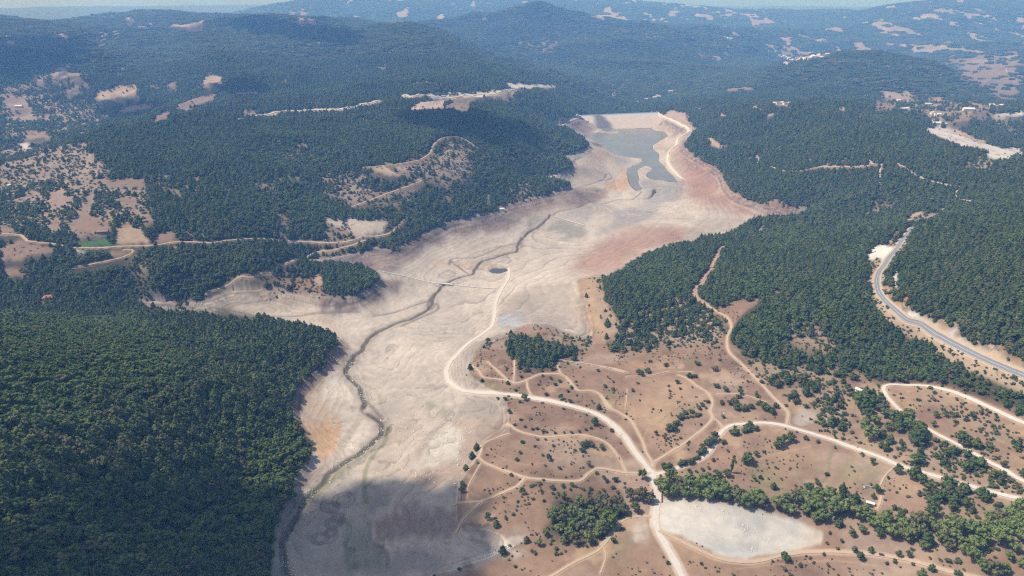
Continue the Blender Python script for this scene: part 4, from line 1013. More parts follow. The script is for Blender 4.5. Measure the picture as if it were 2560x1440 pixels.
for nm, mt, wd, sh, tr in ROADS:
    w = spline(to_ground(np.concatenate([px(s) for s in tr])), 4.0)
    road_world.append(w)
    forest_like = nm in ('forest_track', 'paved_road') or mt == 'pale'
    if nm == 'paved_road':
        rr_ = stroke(w, wd * 5.5, 4.0)
        sl_, m_ = rr_[0], rr_[1] * (np.abs(SOIL[rr_[0]] - np.array(CLS['forest'], np.float32)).sum(-1) < .09)
        SOIL[sl_] += (np.array(CLS['scrubfloor'], np.float32) - SOIL[sl_]) * (m_ * .9)[..., None]
        BUSH[sl_] += (.3 - BUSH[sl_]) * m_
    band(sh, None, wd * (2.6 if nm in ('forest_track',) else 1.9), 0.75, 1.6, w=w)
    rr_ = stroke(w, wd + (2.0 if nm == 'forest_track' and mt == 'earth' else 8.0), 2.0)
    if rr_ is not None:
        mt_ = smear(rr_[1], rr_[0], 2.5 if nm == 'forest_track' else (3.5 if nm == 'dirt_road' else 6.0)) if nm in ('paved_road', 'dirt_road', 'forest_track', 'bank_track') or w[:, 1].mean() > 900 else rr_[1]
        TREE[rr_[0]] *= 1 - mt_
    band(None, None, wd + 3.0, 1, 1.0, bush=0, w=w)
# flat spots for what is built on

# ------------------------------------------------------------------ helpers that make objects
def link(name, me, mat=None, parent=None, kind=None):
    o = bpy.data.objects.new(name, me)
    COL.objects.link(o)
    if mat is not None and me is not None and not me.materials:
        me.materials.append(mat)
    if parent is not None:
        o.parent = parent
    if kind:
        o['kind'] = kind
    return o


def tag(o, label, cat, group=None):
    o['label'] = label
    o['category'] = cat
    if group:
        o['group'] = group
    return o


def empty(name, loc, rz=0.0):
    o = bpy.data.objects.new(name, None)
    COL.objects.link(o)
    o.location = loc
    o.rotation_euler = (0, 0, rz)
    o.empty_display_size = 1
    return o


def mesh_np(name, v, faces, smooth_=False):
    """faces: (n,k) int array, or a list of such arrays"""
    me = bpy.data.meshes.new(name)
    v = np.asarray(v, np.float32)
    fl = faces if isinstance(faces, list) else [faces]
    fl = [np.asarray(f, np.int32) for f in fl if len(f)]
    loops = np.concatenate([f.ravel() for f in fl])
    sizes = np.concatenate([np.full(len(f), f.shape[1]) for f in fl])
    starts = np.concatenate([[0], np.cumsum(sizes)[:-1]]).astype(np.int32)
    me.vertices.add(len(v)); me.vertices.foreach_set('co', v.ravel())
    me.loops.add(len(loops)); me.loops.foreach_set('vertex_index', loops)
    me.polygons.add(len(starts)); me.polygons.foreach_set('loop_start', starts)
    if smooth_:
        me.polygons.foreach_set('use_smooth', np.ones(len(starts), bool))
    me.update(calc_edges=True)
    return me


class NT:
    def __init__(self, m):
        m.use_nodes = True
        self.t = m.node_tree
        self.p = self.t.nodes['Principled BSDF']

    def n(self, typ, **kw):
        x = self.t.nodes.new(typ)
        for k_, v_ in kw.items():
            setattr(x, k_, v_)
        return x

    def l(self, a, b):
        self.t.links.new(a, b)

    def noise(self, vec, scale, detail=4.0, rough=0.6):
        x = self.n('ShaderNodeTexNoise')
        x.inputs['Scale'].default_value = scale
        x.inputs['Detail'].default_value = detail
        x.inputs['Roughness'].default_value = rough
        if vec is not None:
            self.l(vec, x.inputs['Vector'])
        return x.outputs['Fac']

    def ramp(self, fac, a, b, lo, hi):
        x = self.n('ShaderNodeMapRange')
        x.inputs['From Min'].default_value = a; x.inputs['From Max'].default_value = b
        x.inputs['To Min'].default_value = lo; x.inputs['To Max'].default_value = hi
        self.l(fac, x.inputs['Value'])
        return x.outputs['Result']

    def mul(self, a, b):
        x = self.n('ShaderNodeMath', operation='MULTIPLY')
        for i, q in enumerate((a, b)):
            if isinstance(q, (int, float)):
                x.inputs[i].default_value = q
            else:
                self.l(q, x.inputs[i])
        return x.outputs[0]

    def mixc(self, fac, a, b, mode='MIX'):
        x = self.n('ShaderNodeMix', data_type='RGBA', blend_type=mode)
        for s_, q in ((0, fac), (6, a), (7, b)):
            if isinstance(q, (int, float)):
                x.inputs[s_].default_value = q
            elif isinstance(q, tuple):
                x.inputs[s_].default_value = (*q, 1) if len(q) == 3 else q
            else:
                self.l(q, x.inputs[s_])
        return x.outputs[2]

    def scale(self, col, fac):
        x = self.n('ShaderNodeVectorMath', operation='SCALE')
        self.l(col, x.inputs[0])
        self.l(fac, x.inputs['Scale'])
        return x.outputs[0]

    def bump(self, h, strength, d):
        x = self.n('ShaderNodeBump')
        x.inputs['Strength'].default_value = strength
        x.inputs['Distance'].default_value = d
        self.l(h, x.inputs['Height'])
        self.l(x.outputs[0], self.p.inputs['Normal'])


def mat(name, col, rough=0.9, noise=0.0, nscale=0.3, bump=0.0, bd=0.5, spec=0.2):
    m = bpy.data.materials.new(name)
    N = NT(m)
    N.p.inputs['Roughness'].default_value = rough
    N.p.inputs['Specular IOR Level'].default_value = spec
    if noise or bump:
        g = N.n('ShaderNodeNewGeometry')
        f = N.noise(g.outputs['Position'], nscale, 5.0, 0.65)
        rgb = N.n('ShaderNodeRGB'); rgb.outputs[0].default_value = (*col, 1)
        N.l(N.scale(rgb.outputs[0], N.ramp(f, 0.25, 0.75, 1 - noise, 1 + noise)), N.p.inputs['Base Color'])
        if bump:
            N.bump(f, bump, bd)
    else:
        N.p.inputs['Base Color'].default_value = (*col, 1)
    return m


# ------------------------------------------------------------------ the ground sheet
m_ground = bpy.data.materials.new('ground_soil')
N = NT(m_ground)
N.p.inputs['Roughness'].default_value = 0.95
N.p.inputs['Specular IOR Level'].default_value = 0.08
at = N.n('ShaderNodeAttribute', attribute_name='soil')
geo = N.n('ShaderNodeNewGeometry')
f1 = N.noise(geo.outputs['Position'], 0.9, 4.0, 0.7)
f2 = N.noise(geo.outputs['Position'], 0.13, 5.0, 0.65)
f3 = N.noise(geo.outputs['Position'], 0.018, 4.0, 0.6)
v = N.mul(N.mul(N.ramp(f1, 0.3, 0.7, 0.93, 1.07), N.ramp(f2, 0.3, 0.7, 0.90, 1.10)), N.ramp(f3, 0.3, 0.7, 0.92, 1.08))
N.l(N.scale(at.outputs['Color'], v), N.p.inputs['Base Color'])
N.bump(f2, 0.35, 1.2)

me = bpy.data.meshes.new('terrain')


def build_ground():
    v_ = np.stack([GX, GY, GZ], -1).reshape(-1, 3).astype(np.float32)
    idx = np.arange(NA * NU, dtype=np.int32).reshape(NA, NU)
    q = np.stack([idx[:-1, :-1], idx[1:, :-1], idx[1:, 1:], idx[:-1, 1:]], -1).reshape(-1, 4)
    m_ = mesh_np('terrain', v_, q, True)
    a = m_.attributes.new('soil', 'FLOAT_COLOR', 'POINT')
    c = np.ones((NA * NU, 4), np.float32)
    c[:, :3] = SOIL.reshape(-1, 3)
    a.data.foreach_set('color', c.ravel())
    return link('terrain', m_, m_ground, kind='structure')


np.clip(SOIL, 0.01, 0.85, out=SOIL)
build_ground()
HAZE_D = 1.45e-4
HAZE_COL = (.175, .42, 1.0, 1)

m_pale = mat('pale_gravel', (.44, .405, .37), .95, .10, .35)
m_earth = mat('dry_earth', (.355, .275, .205), .95, .12, .35)
m_redearth = mat('red_earth', (.32, .19, .135), .95, .14, .35)
m_asphalt = mat('asphalt', (.165, .165, .175), .85, .15, .4)
m_paint = mat('road_paint', (.55, .55, .53), .7)
ROADM = dict(pale=m_pale, earth=m_earth, redearth=m_redearth, asphalt=m_asphalt)


def lift(x, y):
    return np.interp(np.hypot(x, y), [300, 900, 1700, 3000], [0.22, 0.35, 0.8, 1.6])


def ribbon(name, w, width, m, off=0.0, extra=0.0, ragged=0.0, kind='structure', seg=None, seed=0):
    t = np.gradient(w, axis=0)
    t /= np.linalg.norm(t, axis=1)[:, None] + 1e-9
    nrm = np.stack([t[:, 1], -t[:, 0]], 1)
    s = np.concatenate([[0], np.cumsum(np.linalg.norm(np.diff(w, axis=0), axis=1))])
    K = 5 if width > 1 else 2
    wl_ = 1 + ragged * fbm(s, s * 0 + seed * 13.7, 11, 3, 600 + seed)
    wr_ = 1 + ragged * fbm(s, s * 0 + 50 + seed * 7.7, 11, 3, 650 + seed)
    cols = []
    for k_ in np.linspace(-1, 1, K):
        ww = np.where(k_ < 0, wl_, wr_)
        p = w + nrm * (off + k_ * width / 2 * ww)[:, None]
        cols.append(p)
    P = np.stack(cols, 1)
    z = ground(P[..., 0].ravel(), P[..., 1].ravel()).reshape(P.shape[:2])
    z = z + lift(P[..., 0], P[..., 1]) + extra
    V = np.concatenate([P, z[..., None]], -1).reshape(-1, 3)
    n = len(w)
    idx = np.arange(n * K).reshape(n, K)
    a = idx[:-1, :-1]; b = idx[1:, :-1]; c = idx[1:, 1:]; d = idx[:-1, 1:]
    q = np.stack([a, d, c, b], -1)
    if seg is not None:
        q = q[seg[:n - 1]]
    return link(name, mesh_np(name, V, q.reshape(-1, 4), True), m, kind=kind)


for ri, ((nm, mt, wd, sh, tr), w) in enumerate(zip(ROADS, road_world)):
    ribbon(nm, w, wd, ROADM[mt], ragged=0.0 if mt == 'asphalt' else 0.42, seed=ri, extra=0.004 * ri)
    if mt == 'asphalt':
        n = len(w)
        s = np.arange(n)
        for off, wd2, sg in ((-2.95, .22, None), (2.95, .22, None), (0.0, .22, None)):
            ribbon('road_markings', w, wd2, m_paint, off=off, extra=0.25 + 0.004 * ri, seg=sg)
        for sgn in (-1, 1):
            ribbon('road_shoulder', w, 2.2, m_earth, off=sgn * 4.4, extra=0.0, ragged=.3, seed=ri + 40)

# ------------------------------------------------------------------ water
m_water = bpy.data.materials.new('reservoir_water')
N = NT(m_water)
N.p.inputs['Base Color'].default_value = (.20, .235, .205, 1)
N.p.inputs['Roughness'].default_value = 0.18
N.p.inputs['IOR'].default_value = 1.33
g = N.n('ShaderNodeNewGeometry')
nz = N.noise(g.outputs['Position'], 0.012, 3.0, .5)
N.l(N.mixc(N.ramp(nz, .35, .65, 0, 1), (.125, .12, .10), (.165, .15, .12)), N.p.inputs['Base Color'])
N.bump(N.noise(g.outputs['Position'], 0.35, 2.0), 0.06, 0.3)
m_stream = bpy.data.materials.new('stream_water')
N = NT(m_stream)
N.p.inputs['Base Color'].default_value = (.06, .055, .048, 1)
N.p.inputs['Roughness'].default_value = 0.25


def sheet(name, w, z, m, kind='structure'):
    bm = bmesh.new()
    vs = [bm.verts.new((x, y, z)) for x, y in w]
    f = bm.faces.new(vs)
    if f.normal.z < 0:
        f.normal_flip()
    bmesh.ops.triangulate(bm, faces=bm.faces[:])
    me_ = bpy.data.meshes.new(name); bm.to_mesh(me_); bm.free()
    return link(name, me_, m, kind=kind)


sheet('reservoir_water', water_w, WATER_Z, m_water)
sheet('pond_water', spline(np.concatenate([pond_w, pond_w[:1]]), 3)[:-1], POND_Z, m_stream)

# ------------------------------------------------------------------ built things
def box_v(cx, cy, cz, sx, sy, sz, rz=0.0):
    c, s = math.cos(rz), math.sin(rz)
    v = []
    for dz in (-.5, .5):
        for dx, dy in ((-.5, -.5), (.5, -.5), (.5, .5), (-.5, .5)):
            x, y = dx * sx, dy * sy
            v.append((cx + x * c - y * s, cy + x * s + y * c, cz + dz * sz))
    return v, [(3, 2, 1, 0), (4, 5, 6, 7), (0, 1, 5, 4), (1, 2, 6, 5), (2, 3, 7, 6), (3, 0, 4, 7)]


class MB:
    def __init__(self):
        self.v, self.f = [], []

    def add(self, v, f):
        o = len(self.v)
        self.v += list(v)
        self.f += [tuple(i + o for i in q) for q in f]
        return self

    def box(self, *a, **k_):
        return self.add(*box_v(*a, **k_))

    def bar(self, a, b, r, r2=None, n=5):
        a, b = Vector(a), Vector(b)
        d = (b - a).normalized()
        u = d.orthogonal().normalized(); w = d.cross(u)
        v = []
        for p, rr in ((a, r), (b, r if r2 is None else r2)):
            for i in range(n):
                t = 2 * math.pi * i / n
                v.append(tuple(p + (u * math.cos(t) + w * math.sin(t)) * rr))
        f = [(i, (i + 1) % n, n + (i + 1) % n, n + i) for i in range(n)] + [tuple(range(n))[::-1], tuple(range(n, 2 * n))]
        return self.add(v, f)

    def build(self, name, m, parent=None, kind=None):
        me_ = bpy.data.meshes.new(name)
        me_.from_pydata([tuple(map(float, q)) for q in self.v], [], self.f)
        me_.update()
        return link(name, me_, m, parent, kind)


m_conc = mat('dam_concrete', (.48, .405, .345), .9, .10, .06)
m_band = mat('pale_riprap', (.42,.42,.42), .95, .18, .25)
m_rock = mat('rockfill', (.38, .34, .30), .95, .2, .15)
m_white = mat('white_plaster', (.66,.65,.62), .85, .05, .3)
m_cream = mat('cream_plaster', (.62, .55, .46), .85, .06, .3)
m_tile = mat('red_roof_tiles', (.36, .135, .10), .85, .15, 1.2)
m_tilepale = mat('pale_roof', (.58,.57,.55), .7, .08, .6)
m_tilebrown = mat('brown_roof', (.26, .16, .12), .85, .15, 1.0)
m_grey = mat('grey_concrete', (.42, .42, .41), .9, .10, .3)
m_rust = mat('rusty_steel', (.24, .115, .075), .75, .2, 1.5)
m_steel = mat('galvanised_steel', (.46, .47, .48), .55)
m_dark = mat('dark_opening', (.03, .03, .035), .4)
m_wood = mat('weathered_wood', (.20, .155, .115), .9, .15, 1.5)

dam = empty('dam', (0, 0, 0))
tag(dam, 'long pale concrete faced dam closing the far end of the reservoir', 'dam')


def dp(s, v, z):
    p = DAM_A + DAM_DIR * s + DAM_UP * v
    return (p[0], p[1], z)


def strip(rows, name, m, n=24):
    """a surface swept along the dam axis; rows = [(offset towards the water, z)]"""
    b = MB(); vs = []
    for i in range(n + 1):
        for v_, z_ in rows:
            vs.append(dp(DAM_LEN * i / n, v_, z_))
    k_ = len(rows)
    fs = [(i * k_ + j, (i + 1) * k_ + j, (i + 1) * k_ + j + 1, i * k_ + j + 1) for i in range(n) for j in range(k_ - 1)]
    b.add(vs, fs)
    return b.build(name, m, dam)


strip([(5, 3), (5 + 14 * 1.6 / 1.6, -5.75)], 'upper_band', m_band)
strip([(19, -5.75), (20, -5.9), (86, -48)], 'upstream_face', m_conc)
strip([(-5, 3), (-90, -44)], 'downstream_slope', m_rock)
strip([(-5, 3.0), (5, 3.0)], 'crest_road', m_pale)
for v_ in (4.6, -4.6):
    b = MB()
    rz_ = math.atan2(DAM_DIR[1], DAM_DIR[0])
    c = dp(DAM_LEN / 2, v_, 0)
    b.box(c[0], c[1], 3.75, DAM_LEN, .5, 1.5, rz=rz_)
    b.build('parapet_wall', m_white, dam)

# the spillway beside the dam's left end
spw = empty('spillway', (0, 0, 0))
tag(spw, 'grey concrete spillway with a stepped intake block on the bank beside the dam', 'spillway')
sp0 = to_ground(px('10:330,290'))[0]
zz = ground(*sp0)
b = MB(); b.box(sp0[0], sp0[1], zz + 2, 46, 12, 9, rz=.1); b.build('intake_block', m_grey, spw)
b = MB(); b.box(sp0[0] - 30, sp0[1] - 8, zz - 1, 60, 20, 3.0, rz=.55); b.build('chute_floor', m_band, spw)
for sgn in (-1, 1):
    b = MB(); b.box(sp0[0] - 30 + sgn * 5, sp0[1] - 8 + sgn * 9, zz + 1.2, 60, 1.2, 6, rz=.55); b.build('chute_wall', m_white, spw)
b = MB(); b.box(sp0[0] + 6, sp0[1] - 2, zz + 9, 7, 6, 6, rz=.1); b.build('gate_house', m_white, spw)


def house(name, label, cat, p, size, rz=0.0, wall=None, roof=None, group=None, hip=False, windows=True, detail=True):
    w = to_ground(px(p))[0]
    z = float(ground(*w))
    L, D_, H_ = size
    root = empty(name, (w[0], w[1], z), rz)
    tag(root, label, cat, group)
    wall = wall or m_white; roof = roof or m_tile
    b = MB(); b.box(0, 0, H_ / 2 - 0.5, L, D_, H_ + 1.0)
    rh = min(L, D_) * 0.26
    if not hip:
        for sx in (-1, 1):
            x = sx * L / 2
            b.add([(x, -D_ / 2, H_), (x, D_ / 2, H_), (x, 0, H_ + rh)], [(0, 1, 2) if sx > 0 else (2, 1, 0)])
    b.build('wall', wall, root)
    e = 0.5
    t = 0.25
    hx = L / 2 - (D_ / 2 if hip else 0)
    r = MB()
    lo = H_ - e * rh / (D_ / 2)
    for dz in (0.05, t + .05):
        r.v += [(-L / 2 - e, -D_ / 2 - e, lo + dz), (L / 2 + e, -D_ / 2 - e, lo + dz), (L / 2 + e, D_ / 2 + e, lo + dz), (-L / 2 - e, D_ / 2 + e, lo + dz),
                (-hx - (0 if hip else e), 0, H_ + rh + dz), (hx + (0 if hip else e), 0, H_ + rh + dz)]
    r.f += [(6, 7, 11, 10), (8, 9, 10, 11), (7, 8, 11), (9, 6, 10), (4, 5, 1, 0), (5, 4, 3, 2), (0, 1, 7, 6), (1, 2, 8, 7), (2, 3, 9, 8), (3, 0, 6, 9)]
    r.build('roof', roof, root)
    if detail:
        n = max(1, int(L / 4))
        for i in range(n):
            x = -L / 2 + L * (i + .5) / n
            if i == n // 2:
                MB().box(x, -D_ / 2 - .04, 1.05, 1.1, .1, 2.1).build('door', m_wood, root)
            elif windows:
                MB().box(x, -D_ / 2 - .04, H_ * .55, 1.2, .1, 1.3).build('window', m_dark, root)
    return root


house('farmhouse', 'red roofed farmhouse in the clearing among dark pines at the left edge', 'house', '4:362,992', (20, 11, 5), .25, m_cream, m_tile, hip=True)
house('farm_shed', 'small pale shed standing beside the red roofed farmhouse', 'shed', '4:412,1000', (8, 6, 3), -.3, m_white, m_tilepale)
house('barn', 'brown roofed barn on the slope above the bright green field', 'barn', '4:733,520', (18, 8, 4), .2, m_wood, m_tilebrown)
house('hut', 'tiny white hut at the edge of the bright green field', 'hut', '4:520,588', (6, 5, 3), .1, m_white, m_tilepale)
house('hut', 'small pale hut beside the dirt road bend in the far left fields', 'hut', '4:70,186', (7, 5, 3), .4, m_white, m_tilepale)
house('farm_shed', 'long white shed in the valley fields at the far left', 'shed', '1:135,762', (26, 10, 5), .1, m_white, m_tilepale)
house('greenhouse', 'pale long low shed below the tan field terraces at the far left', 'shed', '1:512,991', (28, 9, 4), .1, m_white, m_tilepale)
house('stone_hut', 'ruined pale stone hut on the rocky bank above the drained bed', 'ruin', '5:1293,356', (11, 7, 3.5), .3, m_cream, m_tilepale)
house('trailer_hut', 'yellowish site hut at the field corner near the streamside trees', 'hut', '8:1630,874', (6.5, 2.8, 2.6), -.5, m_cream, m_tilepale)
house('cabin', 'white cabin on the red track in the woods right of the road hairpin', 'cabin', '8:1562,190', (7, 4, 3), -1.0, m_white, m_tilepale)
house('warehouse', 'long white roofed warehouse in the village on the right', 'warehouse', '12:665,285', (62, 15, 6), .55, m_white, m_tilepale)
house('warehouse', 'twin white roofed barn among green trees right of the village', 'warehouse', '12:1690,288', (34, 16, 6), -.2, m_white, m_tilepale)
for lab, p, sz, rz_, rf in (
        ('white walled house by the bare field above the village', '12:600,142', (16, 11, 6), .2, m_tilepale), ('white house second from the bare field above the village', '12:645,140', (14, 10, 6), -.1, m_tile),
        ('small house at the corner of the bare field above the village', '12:690,136', (12, 9, 5), .4, m_tile), ('house with a brown roof beside the tree row plantation', '12:875,158', (14, 12, 7), .1, m_tilebrown),
        ('long pale house below the tree row plantation', '12:1062,202', (24, 10, 5), .05, m_tilepale), ('white house among trees nearest the grey road cutting', '12:1185,502', (26, 14, 5), .1, m_tilepale),
        ('pale house right of the white sheds by the grey road cutting', '12:1303,517', (18, 11, 5), .3, m_tilepale), ('red roofed house above the white sheds by the grey road cutting', '12:1160,452', (20, 11, 5), .2, m_tile),
        ('orange roofed house at the end of the brown strip field', '12:1055,436', (16, 10, 5), -.1, m_tile), ('white house in the village orchard', '12:1122,348', (11, 10, 7), .2, m_tilepale),
        ('pale two storey house in the village orchard', '12:1182,362', (11, 10, 8), .1, m_tile), ('white house at the right end of the village orchard', '12:1225,374', (13, 10, 7), -.2, m_tilepale),
        ('large white house right of the green meadow', '12:2040,228', (22, 14, 7), .2, m_tilepale), ('red roofed house right of the green meadow', '12:2110,238', (20, 12, 6), .1, m_tile),
        ('white house standing alone above the pine ridge on the right', '12:2205,226', (16, 11, 6), -.2, m_tilepale), ('pale house at the foot of the burnt hill', '12:2505,168', (13, 10, 8), .1, m_tilepale),
        ('white house above the bare field at the woods edge', '12:92,82', (14, 10, 6), .3, m_tilepale), ('white farm building at the end of the bare hilltop field', '3:45,655', (26, 12, 6), .1, m_tilepale),
        ('pale farm building left of the hill with the bare field', '3:322,634', (18, 12, 6), .3, m_tilepale), ('white workers house in the valley below the dam', '10:1300,58', (18, 12, 7), .2, m_tilepale),
        ('long white building on the terrace below the dam', '10:1215,92', (30, 10, 5), -.3, m_tilepale), ('pale building under the quarry face below the dam', '10:1420,30', (22, 14, 6), .4, m_tilepale)):
    house('village_house', lab, 'house', p, sz, rz_, m_white, rf, 'houses of the near valley', detail=False)
for i, q in enumerate('785,742 810,740 835,738 860,742 885,741'.split()):
    house('village_house', 'white house in the row of five at the foot of the wooded hill', 'house', '3:' + q, (14, 11, 6), .1 * i, m_white, m_tile if i % 2 else m_tilepale, 'row of houses at the foot of the wooded hill', detail=False)
r2 = random.Random(3)
FARV = '740,372 762,376 785,374 800,398 815,402 832,408 850,404 870,412 890,430 905,436 925,438 945,425 962,428 975,420 990,424 1005,430 1018,420 1030,412 1042,418 1055,408 1068,412 1080,418 1095,408 1110,412 1125,416 1040,385 1060,380 1075,388 868,458 880,462 1140,402 1160,398 430,268 455,275 480,284 470,262 730,345 790,342 1035,428 950,436 915,440 1100,400'.split()
for q in FARV:
    x, y = map(float, q.split(','))
    house('village_house', 'tiny white house of the distant town on the valley floor', 'house', '3:%g,%g' % (x + r2.uniform(-4, 4), y + r2.uniform(-2, 2)), (r2.uniform(16, 30), r2.uniform(14, 18), r2.uniform(8, 14)), r2.uniform(-.6, .6), m_white,
          r2.choice([m_tilepale, m_tile, m_tilepale]), 'houses of the distant town', hip=True, detail=False)


# -- road bridge by the gravel yard
def road_axis(p, q):
    a, c = to_ground(px(p))[0], to_ground(px(q))[0]
    return a, c


ba, bb = road_axis('8:343,790', '8:343,856')
bc = (ba + bb) / 2; bl = float(np.hypot(*(bb - ba))) + 2; brz = math.atan2(*(bb - ba)[::-1])
bz = float(max(ground(*ba), ground(*bb), ground(*bc)))
br = empty('road_bridge', (bc[0], bc[1], bz), brz)
tag(br, 'short road bridge with rusty brown side walls at the gravel yard entrance', 'bridge')
MB().box(0, 0, -.25, bl, 9.2, 1.2).build('deck', m_pale, br)
for sgn in (-1, 1):
    g = MB().box(0, sgn * 4.5, .95, bl, .7, 1.3)
    for i in range(7):
        g.box(-bl / 2 + bl * (i + .5) / 7, sgn * 4.95, .6, .35, .3, 1.6)
    g.build('side_wall', m_rust, br)

# -- old bridge left standing on the drained bed
oa, ob = road_axis('5:860,882', '5:930,889')
oc = (oa + ob) / 2; ol = float(np.hypot(*(ob - oa))) + 8
ox = float(max(ground(*oa), ground(*ob))) + 1.2
obr = empty('old_bridge', (oc[0], oc[1], ox), math.atan2(*(ob - oa)[::-1]))
tag(obr, 'old flat bridge left standing over the dark stream on the drained bed', 'bridge')
MB().box(0, 0, 0, ol, 6.5, 1.0).build('deck', m_grey, obr)
for sgn in (-1, 1):
    MB().box(0, sgn * 3.1, .8, ol, .3, .7).build('parapet', m_grey, obr)
    MB().box(sgn * (ol / 2 - 2), 0, -2.2, 2.4, 6.0, 4.0).build('abutment', m_rock, obr)

# -- pylon and poles
pw = to_ground(px('5:1200,338'))[0]; pz = float(ground(*pw))
py = empty('power_pylon', (pw[0], pw[1], pz), .4)
tag(py, 'grey lattice power pylon standing among the pines above the rocky bank', 'pylon')
tw = MB()
Hh, r0_, r1_ = 30.0, 3.2, .6
cor = lambda k_, z: ((r0_ + (r1_ - r0_) * z / Hh) * (1 if k_ in (0, 1) else -1), (r0_ + (r1_ - r0_) * z / Hh) * (1 if k_ in (0, 3) else -1), z)
for k_ in range(4):
    tw.bar(cor(k_, -1), cor(k_, Hh), .22)
    for i in range(7):
        z0, z1 = Hh * i / 7, Hh * (i + 1) / 7
        tw.bar(cor(k_, z0), cor((k_ + 1) % 4, z1), .12, n=4); tw.bar(cor((k_ + 1) % 4, z0), cor(k_, z1), .12, n=4)
tw.build('lattice_tower', m_steel, py)
for z in (21, 25, 29):
    MB().bar((-5.5, 0, z), (5.5, 0, z), .22).bar((-5.5, 0, z), (0, 0, z + 2), .12).bar((5.5, 0, z), (0, 0, z + 2), .12).build('cross_arm', m_steel, py)


def pole(p, label, h=10, trafo=False):
    w = to_ground(px(p))[0]; z = float(ground(*w))
    r = empty('utility_pole', (w[0], w[1], z), .3)
    tag(r, label, 'utility pole')
    MB().bar((0, 0, -1), (0, 0, h), .2, .13, 7).build('pole_shaft', m_grey, r)
    MB().box(0, 0, h - .6, 2.6, .16, .16).build('cross_arm', m_steel, r)
    if trafo:
        MB().box(0, -.7, h * .6, 1.2, .9, 1.5).build('transformer', m_white, r)
    return r


pole('8:742,350', 'pale utility pole with a white transformer box on the dry hill below the track fork', 11, True)
pole('8:2285,1245', 'slim utility pole beside the track among green trees at the lower right', 10)
pole('8:1748,715', 'slim utility pole at the edge of the dry field near the track', 9)

# -- white water trough in the meadow
tw_ = to_ground(px('8:1613,767'))[0]
tr_ = empty('water_trough', (tw_[0], tw_[1], float(ground(*tw_))), .1)
tag(tr_, 'long white water trough standing in the greenish meadow', 'water trough')
t_b = MB()
for a_ in ((0, 1.0, 6.4, .2), (0, -1.0, 6.4, .2), (3.1, 0, .2, 1.8), (-3.1, 0, .2, 1.8)):
    t_b.box(a_[0], a_[1], .45, a_[2], a_[3], 1.1)
t_b.box(0, 0, .1, 6.0, 1.8, .3)
t_b.build('basin', m_white, tr_)
MB().box(0, 0, .62, 5.9, 1.7, .04).build('water_surface', m_stream, tr_)

# -- the car on the track
cw_ = to_ground(px('8:1700,1168'))[0]
cd_ = road_world[19]
ci = int(np.hypot(*(cd_ - cw_).T).argmin())
tv = cd_[ci + 1] - cd_[ci - 1]
cpos = cd_[ci]
car = empty('parked_car', (cpos[0], cpos[1], float(ground(*cpos)) + .32), math.atan2(tv[1], tv[0]))
tag(car, 'dark grey car on the pale dirt track at the lower right', 'car')
m_car = mat('car_paint', (.07, .075, .09), .25, spec=.5)
m_glass = mat('car_glass', (.02, .025, .03), .08, spec=.5)
m_tyre = mat('tyre_rubber', (.02, .02, .02), .9)
bm = bmesh.new()
prof = [(-2.15, .35), (-2.2, .75), (-1.95, .98), (-1.0, 1.02), (1.0, .98), (1.9, .86), (2.15, .65), (2.1, .35)]
for lay, (wd, pr) in enumerate(((.86, prof),)):
    L_ = [bm.verts.new((x, -wd, z)) for x, z in pr]; R_ = [bm.verts.new((x, wd, z)) for x, z in pr]
    n = len(pr)
    for i in range(n):
        bm.faces.new((L_[i], L_[(i + 1) % n], R_[(i + 1) % n], R_[i]))
    bm.faces.new(L_[::-1]); bm.faces.new(R_)
bmesh.ops.recalc_face_normals(bm, faces=bm.faces[:])
bmesh.ops.bevel(bm, geom=bm.edges[:], offset=.06, segments=2, affect='EDGES')
me_ = bpy.data.meshes.new('body'); bm.to_mesh(me_); bm.free()
body = link('body', me_, m_car, car)
cb = MB()
cb.add([(-1.85, -.78, .98), (1.0, -.78, .98), (1.0, .78, .98), (-1.85, .78, .98), (-1.45, -.62, 1.48), (.25, -.62, 1.5), (.25, .62, 1.5), (-1.45, .62, 1.48)],
       [(4, 5, 6, 7), (0, 1, 5, 4), (1, 2, 6, 5), (2, 3, 7, 6), (3, 0, 4, 7)])
cb.build('windows', m_glass, car)
MB().box(-.6, 0, 1.5, 1.6, 1.2, .05).build('roof_panel', m_car, car)
for x in (-1.35, 1.35):
    for y in (-.82, .82):
        wh_ = MB().bar((x, y - .1, .33), (x, y + .1, .33), .33, n=14).build('wheel', m_tyre, car)
        MB().bar((x, y - .115, .33), (x, y + .115, .33), .2, n=12).build('rim', m_steel, wh_)
for y in (-.6, .6):
    MB().box(2.12, y, .68, .08, .36, .16).build('headlight', m_white, car)

